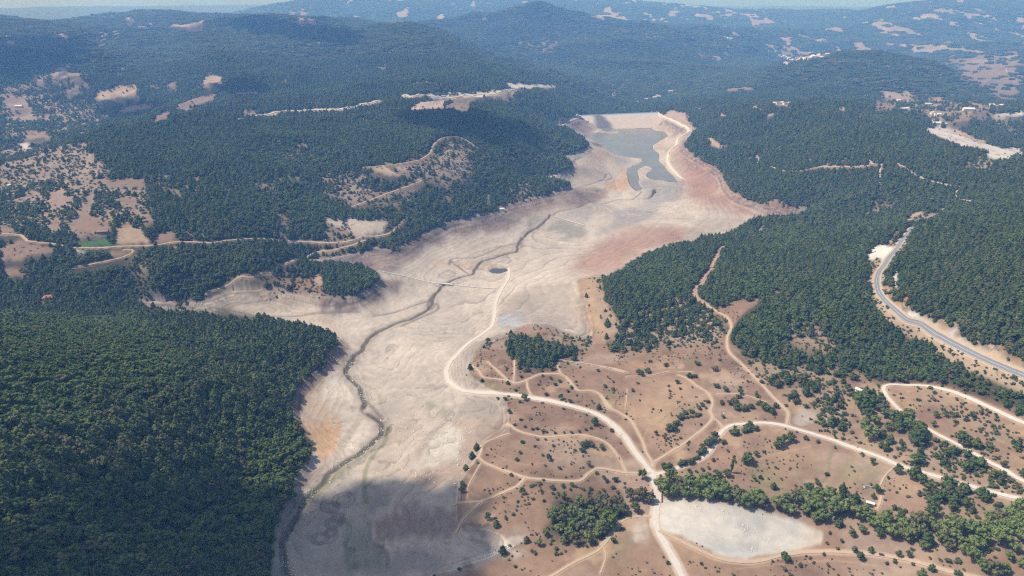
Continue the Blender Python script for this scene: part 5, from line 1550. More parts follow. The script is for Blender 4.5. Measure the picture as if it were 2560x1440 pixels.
# ------------------------------------------------------------------ foliage
def leaf_mat(name, a, b, yellow=None, rough=.75):
    m = bpy.data.materials.new(name)
    N = NT(m)
    N.p.inputs['Roughness'].default_value = rough
    N.p.inputs['Specular IOR Level'].default_value = .15
    oi = N.n('ShaderNodeObjectInfo')
    tc = N.n('ShaderNodeNewGeometry')
    nz = N.noise(tc.outputs['Position'], .55, 2.0, .6)
    big_ = N.noise(tc.outputs['Position'], .012, 3.0, .6)
    c = N.mixc(oi.outputs['Random'], a, b)
    if yellow:
        c = N.mixc(N.ramp(big_, .45, .72, 0, .6), c, yellow)
    c = N.mixc(N.ramp(N.noise(N.scale(oi.outputs['Location'], N.ramp(nz, 0, 1, 1, 1)), .9, 0.0), .66, .70, 0, .75), c, (.15, .135, .07))
    c = N.scale(c, N.ramp(nz, .25, .75, .72, 1.28))
    N.l(c, N.p.inputs['Base Color'])
    tr = N.n('ShaderNodeBsdfTranslucent')
    N.l(N.mixc(1.0, c, (1.0, 1.05, .62), 'MULTIPLY'), tr.inputs['Color'])
    mx = N.n('ShaderNodeMixShader')
    mx.inputs[0].default_value = .30
    N.l(N.p.outputs[0], mx.inputs[1]); N.l(tr.outputs[0], mx.inputs[2])
    N.l(mx.outputs[0], N.t.nodes['Material Output'].inputs['Surface'])
    return m


m_pine = leaf_mat('pine_needles', (.055, .092, .034), (.128, .158, .055))
m_far_wood = leaf_mat('distant_leaves', (.030, .052, .022), (.070, .090, .036))
m_oak = leaf_mat('oak_leaves', (.072, .122, .034), (.135, .178, .050), (.125, .155, .045))
m_stream_tree = leaf_mat('streamside_leaves', (.14, .20, .06), (.21, .255, .085), (.17, .16, .07))
m_bush = leaf_mat('bush_leaves', (.06, .090, .036), (.12, .145, .06))
m_olive = leaf_mat('yellowing_leaves', (.13, .13, .055), (.16, .14, .075))
m_bark = mat('bark', (.13, .10, .075), .95, .2, 2.0)


def ico(sub):
    bm = bmesh.new()
    bmesh.ops.create_icosphere(bm, subdivisions=sub, radius=1)
    v = np.array([q.co[:] for q in bm.verts]); f = np.array([[q.index for q in p.verts] for p in bm.faces])
    bm.free()
    return v, f


ICO1, ICO2 = ico(1), ico(2)


def clump_quads(r, centre, radius, n, size, up_bias=.25, flat=1.0):
    """n small tilted leaf sprays over the surface of a lobe"""
    d = r.normal(size=(n, 3)); d[:, 2] += up_bias
    d /= np.linalg.norm(d, axis=1)[:, None]
    p = centre + d * radius * r.uniform(.78, 1.12, (n, 1)) * np.array([1, 1, flat])
    nn = d + r.normal(size=(n, 3)) * .45
    nn /= np.linalg.norm(nn, axis=1)[:, None]
    a = np.cross(nn, r.normal(size=(n, 3))); a /= np.linalg.norm(a, axis=1)[:, None]
    b = np.cross(nn, a)
    s = (size * r.uniform(.6, 1.35, (n, 1)))
    q = np.stack([p - a * s - b * s * .6, p + a * s * .9 - b * s * .7, p + a * s * .8 + b * s * .7, p - a * s * .7 + b * s * .8], 1)
    return q.reshape(-1, 3), np.arange(4 * n).reshape(-1, 4)


def crown_mesh(name, lobes, seed, nq, size, flat=1.0, core=.80):
    r = np.random.default_rng(seed)
    V, T, Q = [], [], []
    o = 0
    for c, rad in lobes:
        c = np.array(c, float)
        v, f = ICO1
        v = v * (rad * core) * (1 + .18 * r.normal(size=(len(v), 1))) * np.array([1, 1, flat]) + c
        V.append(v); T.append(f + o); o += len(v)
        v, f = clump_quads(r, c, rad, max(6, int(nq * rad * rad)), size, flat=flat)
        V.append(v); Q.append(f + o); o += len(v)
    return mesh_np(name, np.concatenate(V), [np.concatenate(T), np.concatenate(Q)])


def oak_lobes(r, n=9, wide=.42):
    """a broad irregular crown for a tree one unit tall"""
    L = [((0, 0, .55), .27)]
    for i in range(n):
        a = 2 * math.pi * i / n + r.uniform(-.4, .4)
        h = r.uniform(.32, .80)
        rr = wide * (1 - ((h - .5) / .42) ** 2 * .6) * r.uniform(.5, .8)
        L.append(((rr * math.cos(a), rr * math.sin(a), h), r.uniform(.13, .21)))
    L.append(((r.uniform(-.08, .08), r.uniform(-.08, .08), .86), r.uniform(.11, .16)))
    return L


def pine_lobes(r, spread=.24):
    L = []
    for k_ in range(6):
        t = k_ / 5
        rad = spread * (1 - t) ** .8 + .05
        z = .22 + .70 * t
        m_ = 4 if k_ < 4 else 1
        for i in range(m_):
            a = 2 * math.pi * (i + .37 * k_) / m_ + r.uniform(-.5, .5)
            q = rad * .55 * r.uniform(.7, 1.2) if m_ > 1 else 0
            L.append(((q * math.cos(a), q * math.sin(a), z + r.uniform(-.03, .03)), rad * r.uniform(.5, .7) + .02))
    return L


def bush_lobes(r):
    L = []
    for i in range(6):
        a = r.uniform(0, 6.28); q = r.uniform(.1, .42)
        L.append(((q * math.cos(a), q * math.sin(a), r.uniform(.3, .62)), r.uniform(.22, .36)))
    return L


def poplar_lobes(r):
    return [((r.uniform(-.02, .02), r.uniform(-.02, .02), .14 + .095 * i), .10 * math.sin(math.pi * (i + 1.2) / 10.5) + .02) for i in range(9)]


def trunk_mesh(name, lobes, top, rad, seed, limbs=4):
    r = random.Random(seed)
    b = MB()
    b.bar((0, 0, -.06), (0, 0, .25), rad, rad * .75, 7)
    b.bar((0, 0, .25), (0.01, 0, top), rad * .75, rad * .25, 6)
    for c, rr in lobes[1:1 + limbs]:
        b.bar((0, 0, max(.12, c[2] - .25)), c, rad * .42, rad * .12, 5)
    me_ = bpy.data.meshes.new(name)
    me_.from_pydata([tuple(map(float, q)) for q in b.v], [], b.f); me_.update()
    return me_


def bend(lobes, seed):
    return lobes


KIND = {}
for k_, (fn, n, nq, sz, top, tr) in dict(broadleaf=(oak_lobes, 5, 1100, .040, .75, .026), pine=(pine_lobes, 5, 1100, .032, .92, .017),
                                        bush=(bush_lobes, 4, 420, .075, .4, .03), poplar=(poplar_lobes, 1, 2600, .018, .9, .012)).items():
    KIND[k_] = []
    for i in range(n):
        L = fn(np.random.default_rng(100 + i))
        KIND[k_].append((crown_mesh(k_ + '_crown', L, 40 + i, nq, sz, flat=.85 if k_ in ('broadleaf', 'bush') else 1.0),
                         trunk_mesh(k_ + '_trunk', L, top, tr, i)))


def wood_patch(name, seed, n, pine):
    """a patch of woodland canopy one unit across, for the far hills"""
    r = np.random.default_rng(seed)
    V, T = [], []
    o = 0
    v0, f0 = ICO1
    for i in range(n):
        a, q = r.uniform(0, 6.28), math.sqrt(r.uniform(0, 1)) * .5
        hh = r.uniform(.18, .30)
        rad = r.uniform(.06, .11)
        v = v0 * (1 + .2 * r.normal(size=(len(v0), 1)))
        v = v * np.array([rad, rad, hh * .5])
        if pine:
            v[:, :2] *= np.clip(1.1 - (v[:, 2:3] / (hh * .5)) * .55, .3, 1.6)
        v = v + np.array([q * math.cos(a), q * math.sin(a), hh * .5])
        V.append(v); T.append(f0 + o); o += len(v)
    return mesh_np(name, np.concatenate(V), np.concatenate(T))


# ------------------------------------------------------------------ scattering
def scatter(cell, d0, d1, azm=R(50)):
    """jittered hexagonal points of the ground between two distances"""
    xs = np.arange(-d1 * math.sin(azm), d1 * math.sin(azm), cell)
    ys = np.arange(d0 * math.cos(azm) * .9, d1, cell * .866)
    X, Y = np.meshgrid(xs, ys)
    X = X + (np.arange(len(ys)) % 2)[:, None] * cell * .5
    X = X.ravel() + rng.uniform(-.42, .42, X.size) * cell
    Y = Y.ravel() + rng.uniform(-.42, .42, Y.size) * cell
    d = np.hypot(X, Y)
    k_ = (d >= d0) & (d < d1) & (np.abs(np.arctan2(X, Y)) < azm) & (Y > 0)
    return X[k_], Y[k_]


# what no sight line from near the camera can reach need not be planted
_ht = (GZ + 16 - HC) / DD[None]
_run = np.maximum.accumulate(TAN, axis=1)
SEEN = ((_ht >= _run - 0.02) | (DD[None] < 900)).astype(np.float32)

protos_col = {}


def proto_collection(name, meshes, m):
    c = bpy.data.collections.new(name)
    for i, me_ in enumerate(meshes):
        if not me_.materials:
            me_.materials.append(m)
        o = bpy.data.objects.new('%s_%02d' % (name, i), me_)
        c.objects.link(o)
    return c


def stuff(name, label, cat, x, y, scl, idx, coll, squash=None, sink=.0):
    z = ground(x, y) - sink
    me_ = bpy.data.meshes.new(name)
    n = len(x)
    me_.vertices.add(n)
    me_.vertices.foreach_set('co', np.stack([x, y, z], 1).astype(np.float32).ravel())
    s3 = np.stack([scl[0], scl[0], scl[1]], 1).astype(np.float32)
    a = me_.attributes.new('size', 'FLOAT_VECTOR', 'POINT'); a.data.foreach_set('vector', s3.ravel())
    rot = np.zeros((n, 3), np.float32); rot[:, 2] = rng.uniform(0, 6.28, n)
    rot[:, 0] = rng.normal(0, .06, n); rot[:, 1] = rng.normal(0, .06, n)
    a = me_.attributes.new('turn', 'FLOAT_VECTOR', 'POINT'); a.data.foreach_set('vector', rot.ravel())
    a = me_.attributes.new('pick', 'INT', 'POINT'); a.data.foreach_set('value', idx.astype(np.int32))
    o = link(name, me_, kind='stuff')
    o['label'] = label; o['category'] = cat
    g = bpy.data.node_groups.new(name, 'GeometryNodeTree')
    g.interface.new_socket('Geometry', in_out='INPUT', socket_type='NodeSocketGeometry')
    g.interface.new_socket('Geometry', in_out='OUTPUT', socket_type='NodeSocketGeometry')
    gi, go = g.nodes.new('NodeGroupInput'), g.nodes.new('NodeGroupOutput')
    ip = g.nodes.new('GeometryNodeInstanceOnPoints')
    ci_ = g.nodes.new('GeometryNodeCollectionInfo')
    ci_.inputs['Collection'].default_value = coll
    ci_.inputs['Separate Children'].default_value = True
    ci_.inputs['Reset Children'].default_value = True
    ip.inputs['Pick Instance'].default_value = True

    def attr(nm_, typ):
        q = g.nodes.new('GeometryNodeInputNamedAttribute'); q.data_type = typ
        q.inputs['Name'].default_value = nm_
        return q.outputs['Attribute']
    e2r = g.nodes.new('FunctionNodeEulerToRotation')
    L = g.links.new
    L(gi.outputs[0], ip.inputs['Points']); L(ci_.outputs[0], ip.inputs['Instance'])
    L(attr('pick', 'INT'), ip.inputs['Instance Index'])
    L(attr('turn', 'FLOAT_VECTOR'), e2r.inputs[0]); L(e2r.outputs[0], ip.inputs['Rotation'])
    L(attr('size', 'FLOAT_VECTOR'), ip.inputs['Scale'])
    L(ip.outputs[0], go.inputs[0])
    md = o.modifiers.new('scatter', 'NODES'); md.node_group = g
    return o


pine_col = proto_collection('pine_source', [crown_mesh('pine_far', pine_lobes(np.random.default_rng(300 + i), .22 + .03 * (i % 3)), 310 + i, 420, .050) for i in range(5)], m_pine)
oak_col = proto_collection('oak_source', [crown_mesh('oak_far', oak_lobes(np.random.default_rng(330 + i), 8), 340 + i, 420, .058, flat=.85) for i in range(5)], m_oak)
bush_col = proto_collection('bush_source', [crown_mesh('bush_far', bush_lobes(np.random.default_rng(360 + i)), 370 + i, 120, .13, flat=.8) for i in range(4)], m_bush)
patch_col = proto_collection('wood_source', [wood_patch('wood_patch', 390 + i, 34, i % 3 != 0) for i in range(5)], m_far_wood)

# ------------------------------------------------------------------ the trees one can point at
exec_list = []


def mpp(x, y):
    """metres per photograph pixel at that ground point"""
    return (y * CP + (HC - 5) * SP) / FPX


placed = []
protos = {}
TREE_NAMES = dict(broadleaf='broadleaf_tree', pine='pine_tree', bush='bush', poplar='poplar_tree')
TREE_CATS = dict(broadleaf='tree', pine='tree', bush='bush', poplar='tree')
LEAF = dict(broadleaf=m_oak, pine=m_pine, bush=m_bush, poplar=m_oak)
crown_cache = {}


def crown_data(kind, i, m):
    key = (kind, i, m.name)
    if key not in crown_cache:
        me_ = KIND[kind][i][0].copy(); me_.name = kind + '_crown'
        me_.materials.clear(); me_.materials.append(m)
        crown_cache[key] = me_
    return crown_cache[key]


for k_ in KIND:
    for c_, t_me in KIND[k_]:
        t_me.materials.append(m_bark)


def plant(kind, x, y, h, wid, label, group=None, m=None, rz=None):
    """one tree of its own: an Empty at the foot with trunk and crown"""
    z = float(ground(x, y))
    i = random.randrange(len(KIND[kind]))
    root = empty(TREE_NAMES[kind], (x, y, z), random.uniform(0, 6.28) if rz is None else rz)
    root.scale = (wid, wid, h)
    tag(root, label, TREE_CATS[kind], group)
    link('crown', crown_data(kind, i, m or LEAF[kind]), None, root)
    link('trunk', KIND[kind][i][1], None, root)
    placed.append((x, y, wid * .45))
    return root


def plant_px(zoom, kind, x, y, size, label, group=None, m=None, tall=None):
    zx, zy, k_ = ZW[zoom]
    s = size / k_
    base = np.array([[zx + x / k_, zy + (y + size * (.42 if kind != 'poplar' else .5)) / k_]])
    w = to_ground(base)[0]
    mm = mpp(*w)
    wid_m = s * mm
    ratio = dict(broadleaf=1.12, pine=1.5, bush=.72, poplar=1.0)[kind] if tall is None else tall
    h = wid_m * ratio
    wscale = wid_m / dict(broadleaf=.92, pine=.52, bush=1.15, poplar=.9)[kind]
    if kind == 'poplar':
        h = s * mm / .8; wscale = h * 1.0
    return plant(kind, w[0], w[1], h, wscale, label, group, m)

# -- singled-out trees: zoom | kind | x,y,size | label
SOLO = '''7|broadleaf|1897,245,50|round green tree on the edge of the pale gravel road before its bend
7|broadleaf|2363,408,58|large dark round tree at the end of the thin ditch hedge below the gravel road
7|pine|2392,313,32|narrow dark pine tight against the upper side of the gravel road
7|broadleaf|2138,245,40|dark round tree above the gravel road between the road and the curving upper track
7|pine|1578,582,42|topmost of three dark pines in a line at the edge of the drained bed
7|pine|1548,640,42|middle of three dark pines in a line at the edge of the drained bed
7|pine|1505,720,36|lowest of three dark pines in a line at the edge of the drained bed
7|broadleaf|1478,862,48|dark round tree standing alone at the edge of the cloud shadow on the bed
7|bush|1810,758,32|dark bush right beside the dirt track where it leaves the three pines
7|broadleaf|1882,872,48|round dark tree below the fork of the two dirt tracks
7|broadleaf|2058,648,46|rounded green tree in the middle of the looped track field
7|broadleaf|2325,690,40|light green tree inside the lower right of the looped track field
7|bush|2003,815,30|bush touching the lower side of the dirt track past its fork
7|broadleaf|2157,905,52|large dark tree on the slope between the lower track and the grove
7|broadleaf|1655,1040,50|darkest upper tree of the trio on the dry slope left of the grove
7|pine|1707,1090,42|lowest dark tree of the trio on the dry slope left of the grove
7|bush|1775,1048,32|round bush of the trio on the dry slope left of the grove
7|broadleaf|1995,1215,56|light green tree just below the left end of the grove at the pale rock bar
8|broadleaf|255,690,62|big dark green tree filling the corner left of the five way road junction
8|broadleaf|765,680,52|round green tree at the foot of the slim poplar
8|poplar|793,640,80|slim upright poplar throwing a dark shadow on the dry field
8|broadleaf|1640,610,42|dark round tree standing alone at the top of the greenish meadow
8|broadleaf|1670,780,55|grey green tree beside the white trough meadow
8|broadleaf|1115,1185,64|dark tree with two heads right on the edge of the track below the gravel yard
8|broadleaf|1570,1180,56|ragged green tree on the verge of the track near the car
8|broadleaf|335,440,32|olive green tree left of two on the dry hill inside the forked tracks
8|broadleaf|390,460,36|olive green tree right of two on the dry hill inside the forked tracks
8|bush|200,178,28|dark bush beside the faint wheel marks on the upper dry hill
8|bush|470,125,36|dark bush on the crest of the upper dry hill
8|broadleaf|845,190,38|dark tree at the head of the scrub between track and road
8|broadleaf|80,1085,38|bright green tree in the angle of the lower left track
8|bush|410,1215,32|small green bush on the bank of the lowest piece of gravel road
8|broadleaf|2155,1290,52|green tree on the bottom edge beside the lower track
8|pine|2000,1255,38|small round tree below the lower track right of the car
8|broadleaf|2025,330,42|bright green tree standing alone in the field inside the road hairpin
8|broadleaf|2010,385,38|low light green tree beside the inner road of the hairpin
8|broadleaf|1930,420,96|tall dark green tree on the inner road of the hairpin
8|bush|930,700,34|light green bush left of a grey pair in the dry meadow above the streamside wood
8|bush|970,700,34|grey bush right of a pair in the dry meadow above the streamside wood'''
for ln in SOLO.split('\n'):
    z_, kd, xy, lab = ln.split('|')
    x, y, s = map(float, xy.split(','))
    mm_ = m_stream_tree if ('light green' in lab or 'bright' in lab) else (m_olive if 'olive' in lab else None)
    plant_px(int(z_), kd, x, y, s, lab, None, mm_)

# -- groups of trees nothing tells apart: group | label | kind | leaf | zoom | x,y,size ...
GROUPS = '''trees of the grove|green crown packed in the round grove left of the gravel yard|broadleaf|s|7|2080,1040,70 2150,1060,70 2215,1010,72 2280,1030,70 2340,1080,72 2280,1120,80 2200,1130,72 2130,1120,62 2040,1150,48 2160,1190,62 2240,1190,72 2320,1180,70 2400,1110,72 2440,1060,62 2480,1100,60 2340,1010,62 2260,940,62 2100,1000,50 2380,1150,60
brownish trees of the grove|olive brown tree along the upper side of the grove|broadleaf|o|7|2400,1000,72 2330,950,72 2400,940,62 2450,960,62 2520,950,60 2550,1000,62 2470,1010,60
streamside trees|green tree of the streamside wood above the gravel yard|broadleaf|s|8|385,770,92 350,750,66 480,760,82 540,740,82 620,740,92 690,770,82 750,800,82 740,760,66 830,830,66 880,850,72 940,820,82 980,850,72 430,800,60 580,790,70 650,800,70 800,800,60 505,800,60
tall streamside trees|green tree of the streamside wood right of the gravel yard|broadleaf|s|8|1060,860,80 1120,880,72 1180,840,92 1240,830,82 1300,880,92 1300,820,72 1380,820,82 1420,870,92 1480,880,92 1400,900,82 1340,940,72 1290,950,52 1560,920,72 1240,890,70 1150,900,60
streamside trees of the lower right|green tree of the streamside belt along the lower right|broadleaf|s|8|1640,950,82 1690,990,82 1760,1030,82 1830,1000,92 1900,970,92 1880,1040,82 1960,960,62 2060,1020,92 2130,1000,102 2200,1010,102 2260,1030,92 2130,1060,82 2340,990,72 2300,1060,82 2400,960,82 2480,920,92 2540,880,82 2420,1060,92 2500,1000,92 2530,1060,72 2200,1120,82 2260,1100,72 2100,1110,62 2240,1170,72 1600,910,60 1720,940,70 1840,1060,60 1930,1040,70 2000,990,70 2050,1070,60 2370,1020,80 2440,1000,80 2550,950,80 2350,940,60
trees of the bottom right corner|green tree on the dry slope of the bottom right corner|broadleaf|s|8|2300,1240,62 2380,1260,72 2440,1250,62 2500,1130,62 1950,1120,52 1940,1290,52 2460,1180,50 2540,1220,50
brownish streamside trees|olive brown tree at the left start of the streamside wood|broadleaf|o|8|60,870,82 20,840,60 240,810,72 180,810,62 110,860,60
dark streamside trees|dark green tree between the grove and the gravel road|broadleaf|b|8|130,890,62 210,890,66 300,830,62 50,960,92 20,1010,72 100,920,60 15,930,60
bushes by the lower track|small round bush on the dry ground below the gravel yard track|bush|b|8|1210,1230,34 1115,1255,34 1150,1295,34 1380,1230,28 1780,1210,34 1460,1085,30 1390,1040,24 1370,1100,22 1435,1135,22 1350,1165,24 1730,1220,24 1885,1225,26 610,1222,22
trees along the lower track|green tree or tall bush between the streamside belt and the lower track|broadleaf|b|8|1520,1040,48 1580,1020,52 1680,1040,52 1535,1140,42 1630,1145,42 1860,1170,40 1800,1170,36
bushes by the gravel road|small dark bush near the gravel road between its bend and the junction|bush|b|7|1770,250,32 1720,250,28 1860,272,26 2040,222,32 1840,195,28 2205,265,36 2185,200,28 2020,465,34 1980,450,28 2475,460,34 2310,360,20 2160,320,20
bushes of the upper tracks|small dark bush among the tracks above the gravel road|bush|b|7|2130,132,32 2100,158,30 2070,115,28 1875,105,26 2015,100,22 2205,175,28 2435,170,24 2486,190,26 2390,65,26 1785,145,34 1990,160,20 2180,15,24 2240,140,18 2490,140,22
trees inside the looped track|green tree or bush scattered inside the looped track field|bush|b|7|2305,550,66 2345,550,56 2280,590,46 2410,570,46 1850,655,30 2128,715,28 2090,565,26 2040,525,22 1870,610,32 1965,570,24 1880,540,34 2230,595,22 2020,630,24 1945,690,18 2210,690,16 2030,700,18
bushes above the grove|green bush between the lower dirt track and the grove|bush|b|7|2085,840,40 2150,830,34 2425,780,40 2450,800,30 2503,785,46 2378,745,30 2025,935,26 2335,850,34 2290,855,26 2420,860,28 2085,885,24 2010,865,24 2200,855,22 2480,840,30 2520,875,28 2440,895,40 2390,900,34 2200,930,24 2330,900,30
bushes of the dry slope|small dark bush low on the dry slope left of the grove|bush|b|7|1820,1022,28 1705,1050,24 2110,1250,36 1960,1280,36 2110,1280,34 2140,1285,24 2310,1230,28 2490,1195,38 1835,1370,28 1950,1265,30 2370,1215,24 2070,1220,24 2170,1270,20
hedge bushes on the ditch|bush in the thin ditch hedge below the gravel road|bush|b|7|1830,425,24 1900,440,22 1950,455,24 2040,475,22 2100,480,24 2160,478,22 2210,475,24 2260,470,24 2310,458,24 2340,448,24
bushes of the dry hill|small dark bush scattered over the dry hill above the junction|bush|b|8|400,25,34 240,70,54 290,55,44 30,150,26 80,170,26 845,160,20 485,170,18 420,225,16 610,385,18 365,300,16 240,240,14 530,535,16
hedge of the dry hill|dark bush in the curved hedge on the dry hill|bush|b|8|430,390,60 410,410,40 480,340,40 500,330,44 520,310,36 550,300,34 590,280,34 620,262,34 650,245,30 455,370,44
hedge along the inner road|dark green bush in the hedge along the curving road above the junction|bush|b|8|690,440,46 650,490,64 620,540,66 680,470,56 605,550,40 500,610,56 540,600,56 410,635,66 480,620,44 390,645,40 590,580,36 570,590,30 745,490,40
bushes over the meadow|bush scattered over the dry meadow right of the poplar|bush|b|8|710,668,36 613,655,30 680,595,28 770,545,22 985,550,22 1365,685,30 1315,740,38 1320,770,30 1310,720,30 1735,705,24 1310,485,28 1420,525,20
clumps in the meadow|dark clump of bushes in the upper dry meadow|broadleaf|b|8|1080,500,62 1100,480,52 1150,465,56 890,590,66 940,565,36 870,610,40 1060,515,40
roadside clumps|dark bush clump tight under the curving road right of the junction|bush|b|8|900,410,46 940,405,46 820,425,56 800,430,40 870,420,40 1245,462,34
scrub by the road fork|bush in the scrub left of the road fork|bush|b|8|810,240,56 790,250,44 870,280,56 1000,270,64 1030,300,56 1060,270,38 820,270,56 910,270,40 840,215,40 950,215,24 1125,270,22 745,335,30 730,250,40 760,165,46 700,150,40 690,45,40 540,85,40 570,90,34 585,10,36
scrub right of the fork|dark bush on the slope right of the road fork|bush|b|8|1160,195,64 1180,245,46 1140,210,44 1245,270,34 1330,340,44 975,125,30 1040,110,60 1080,130,60
dark trees of the gully|dark tall tree in the wooded gully left of the road hairpin|broadleaf|b|8|1560,250,92 1600,220,72 1640,260,72 1540,230,70 1580,290,70 1620,300,60 1600,330,60 1520,100,44 1490,165,40 1540,105,40
lighter trees of the gully|lighter green tree in the gully below the road hairpin|broadleaf|s|8|1700,290,62 1720,320,52 1850,340,72 1860,380,62 1760,340,60 1600,400,72 1620,440,72 1660,360,52 1740,400,44 1830,330,50
pines of the gully|dark pine below the inner road of the hairpin|pine|b|8|1800,370,56 1800,405,50 1700,450,44 1750,480,40 1920,470,76 1900,450,60 1950,450,50
trees by the lower hairpin road|green tree beside the lower hairpin road|broadleaf|b|8|2170,470,72 2260,500,62 2230,490,52 2200,500,50 2280,515,46 2430,630,40 2550,680,50
trees of the meadow foot|dark green tree where the meadow meets the streamside belt|broadleaf|b|8|1800,660,56 1870,690,60 1930,720,60 2000,860,66 2040,830,60 1980,830,60 2200,860,50 1650,820,36 1820,940,34'''
LM = dict(s=m_stream_tree, b=None, o=m_olive)
for ln in GROUPS.split('\n'):
    grp, lab, kd, lf, z_, pts = ln.split('|')
    for q in pts.split():
        x, y, s = map(float, q.split(','))
        plant_px(int(z_), kd, x + random.uniform(-2, 2), y, s * random.uniform(.93, 1.1) * (1.2 if lf in 'so' else 1.08), lab, grp, LM[lf])

# ------------------------------------------------------------------ woods
PL = np.array(placed)


def clear_of(x, y, pad=1.5):
    ok = np.ones(len(x), bool)
    for a, b_, r_ in PL:
        ok &= np.hypot(x - a, y - b_) > r_ + pad
    return ok


near_x, near_y = scatter(5.3, 400, 1250)
mid_x, mid_y = scatter(6.0, 1250, 2100)
far_x, far_y = scatter(8.0, 2100, 3700)
X = np.concatenate([near_x, mid_x, far_x]); Y = np.concatenate([near_y, mid_y, far_y])
GROW = np.concatenate([np.interp(np.hypot(near_x, near_y), [500, 800, 1250], [.98, .82, .82]), np.full(len(mid_x), .86), np.full(len(far_x), 1.05)])
dens = sample(TREE, X, Y) * sample(SEEN, X, Y)
clump = fbm(X, Y, 22, 2, 801)
keep = (rng.uniform(0, 1, len(X)) * .9 + .1 * (clump > 0)) < dens * .97
X, Y, GROW, dens = X[keep], Y[keep], GROW[keep], dens[keep]
keep = clear_of(X, Y)
X, Y, GROW, dens = X[keep], Y[keep], GROW[keep], dens[keep]
pn = sample(PINE, X, Y) > rng.uniform(.1, .9, len(X))
size = np.clip(rng.lognormal(0, .33, len(X)), .5, 1.55) * (0.82 + .18 * np.clip(dens, 0, 1)) * (1 + .34 * fbm(X, Y, 60, 2, 811))
D_ = np.hypot(X, Y)

# the largest-showing trees of each kind stand as trees of their own
n_solo = dict(pine=0, broadleaf=0)
for o in COL.objects:
    st = o.name.split('.')[0]
    if st == 'pine_tree':
        n_solo['pine'] += 1
    elif st == 'broadleaf_tree':
        n_solo['broadleaf'] += 1
own = np.zeros(len(X), bool)
inview = (np.abs(np.arctan2(X, Y)) < R(44)) & (Y * CP + HC * SP > 0)
vx = X / (Y * CP + (HC - 40) * SP) * FPX
vy = -((Y * SP) - (HC - 40) * CP) / (Y * CP + (HC - 40) * SP) * FPX
inview &= (np.abs(vx) < 1270) & (vy < 715) & (X < 0)
for kd, msk in (('pine', pn), ('broadleaf', ~pn)):
    cand = np.nonzero(inview & msk)[0]
    cand = cand[np.argsort(D_[cand] / size[cand])][:max(0, 297 - n_solo[kd])]
    own[cand] = True
    for i in cand:
        g_ = size[i] * GROW[i] * .9
        if kd == 'pine':
            h, wd = 14.5 * g_, 18.5 * g_
        else:
            h, wd = 11.5 * g_, 13.0 * g_
        plant(kd, X[i], Y[i], h, wd, 'dark pine crowded in the dense wood of the lower left slope' if kd == 'pine' else 'broad green crown crowded in the dense wood of the lower left slope',
              'pines of the lower left wood' if kd == 'pine' else 'broadleaf trees of the lower left wood')
k1 = pn & ~own
stuff('pine_forest', 'dark pine forest covering the hills round the reservoir', 'forest', X[k1], Y[k1],
      (14.0 * size[k1] * GROW[k1], 11.0 * size[k1] * GROW[k1] ** .6), rng.integers(0, 5, k1.sum()), pine_col)
k1 = ~pn & ~own
stuff('broadleaf_forest', 'green broadleaf woodland mixed into the pine hills', 'forest', X[k1], Y[k1],
      (10.2 * size[k1] * GROW[k1], 8.8 * size[k1] * GROW[k1] ** .6), rng.integers(0, 5, k1.sum()), oak_col)

bx1, by1 = scatter(3.6, 400, 1250)
bx2, by2 = scatter(5.5, 1250, 2600)
BX, BY = np.concatenate([bx1, bx2]), np.concatenate([by1, by2])
bg_ = np.concatenate([np.full(len(bx1), 1.0), np.full(len(bx2), 1.4)])
bd_ = sample(BUSH, BX, BY) * sample(SEEN, BX, BY)
keep = rng.uniform(0, 1, len(BX)) < bd_ * np.where(bd_ < .12, 2.6 * (fbm(BX, BY, 30, 3, 831) > .12) + .12, .75 + .5 * (fbm(BX, BY, 18, 2, 821) > -.1))
BX, BY, bg_ = BX[keep], BY[keep], bg_[keep]
keep = clear_of(BX, BY, .5)
BX, BY, bg_ = BX[keep], BY[keep], bg_[keep]
bs = rng.lognormal(0, .35, len(BX)) * np.where(sample(BUSH, BX, BY) < .12, 1.7, 2.9) * bg_
stuff('scrub', 'low scattered scrub on the thin soil between the woods', 'scrub', BX, BY, (bs, bs * .75), rng.integers(0, 4, len(BX)), bush_col)

fx1, fy1 = scatter(21, 3700, 6200)
fx2, fy2 = scatter(34, 6200, 12500)
FX_, FY_ = np.concatenate([fx1, fx2]), np.concatenate([fy1, fy2])
fs_ = np.concatenate([np.full(len(fx1), 34.0), np.full(len(fx2), 54.0)])
keep = rng.uniform(0, 1, len(FX_)) < sample(TREE, FX_, FY_) * sample(SEEN, FX_, FY_)
FX_, FY_, fs_ = FX_[keep], FY_[keep], fs_[keep]
fs_ = fs_ * rng.uniform(.8, 1.25, len(FX_))
stuff('distant_forest', 'hazy blue green forest over the distant mountains', 'forest', FX_, FY_, (fs_, fs_ * .95), rng.integers(0, 5, len(FX_)), patch_col, sink=1.0)
print('TREES', len(X), 'own', own.sum(), n_solo, 'scrub', len(BX), 'patches', len(FX_))

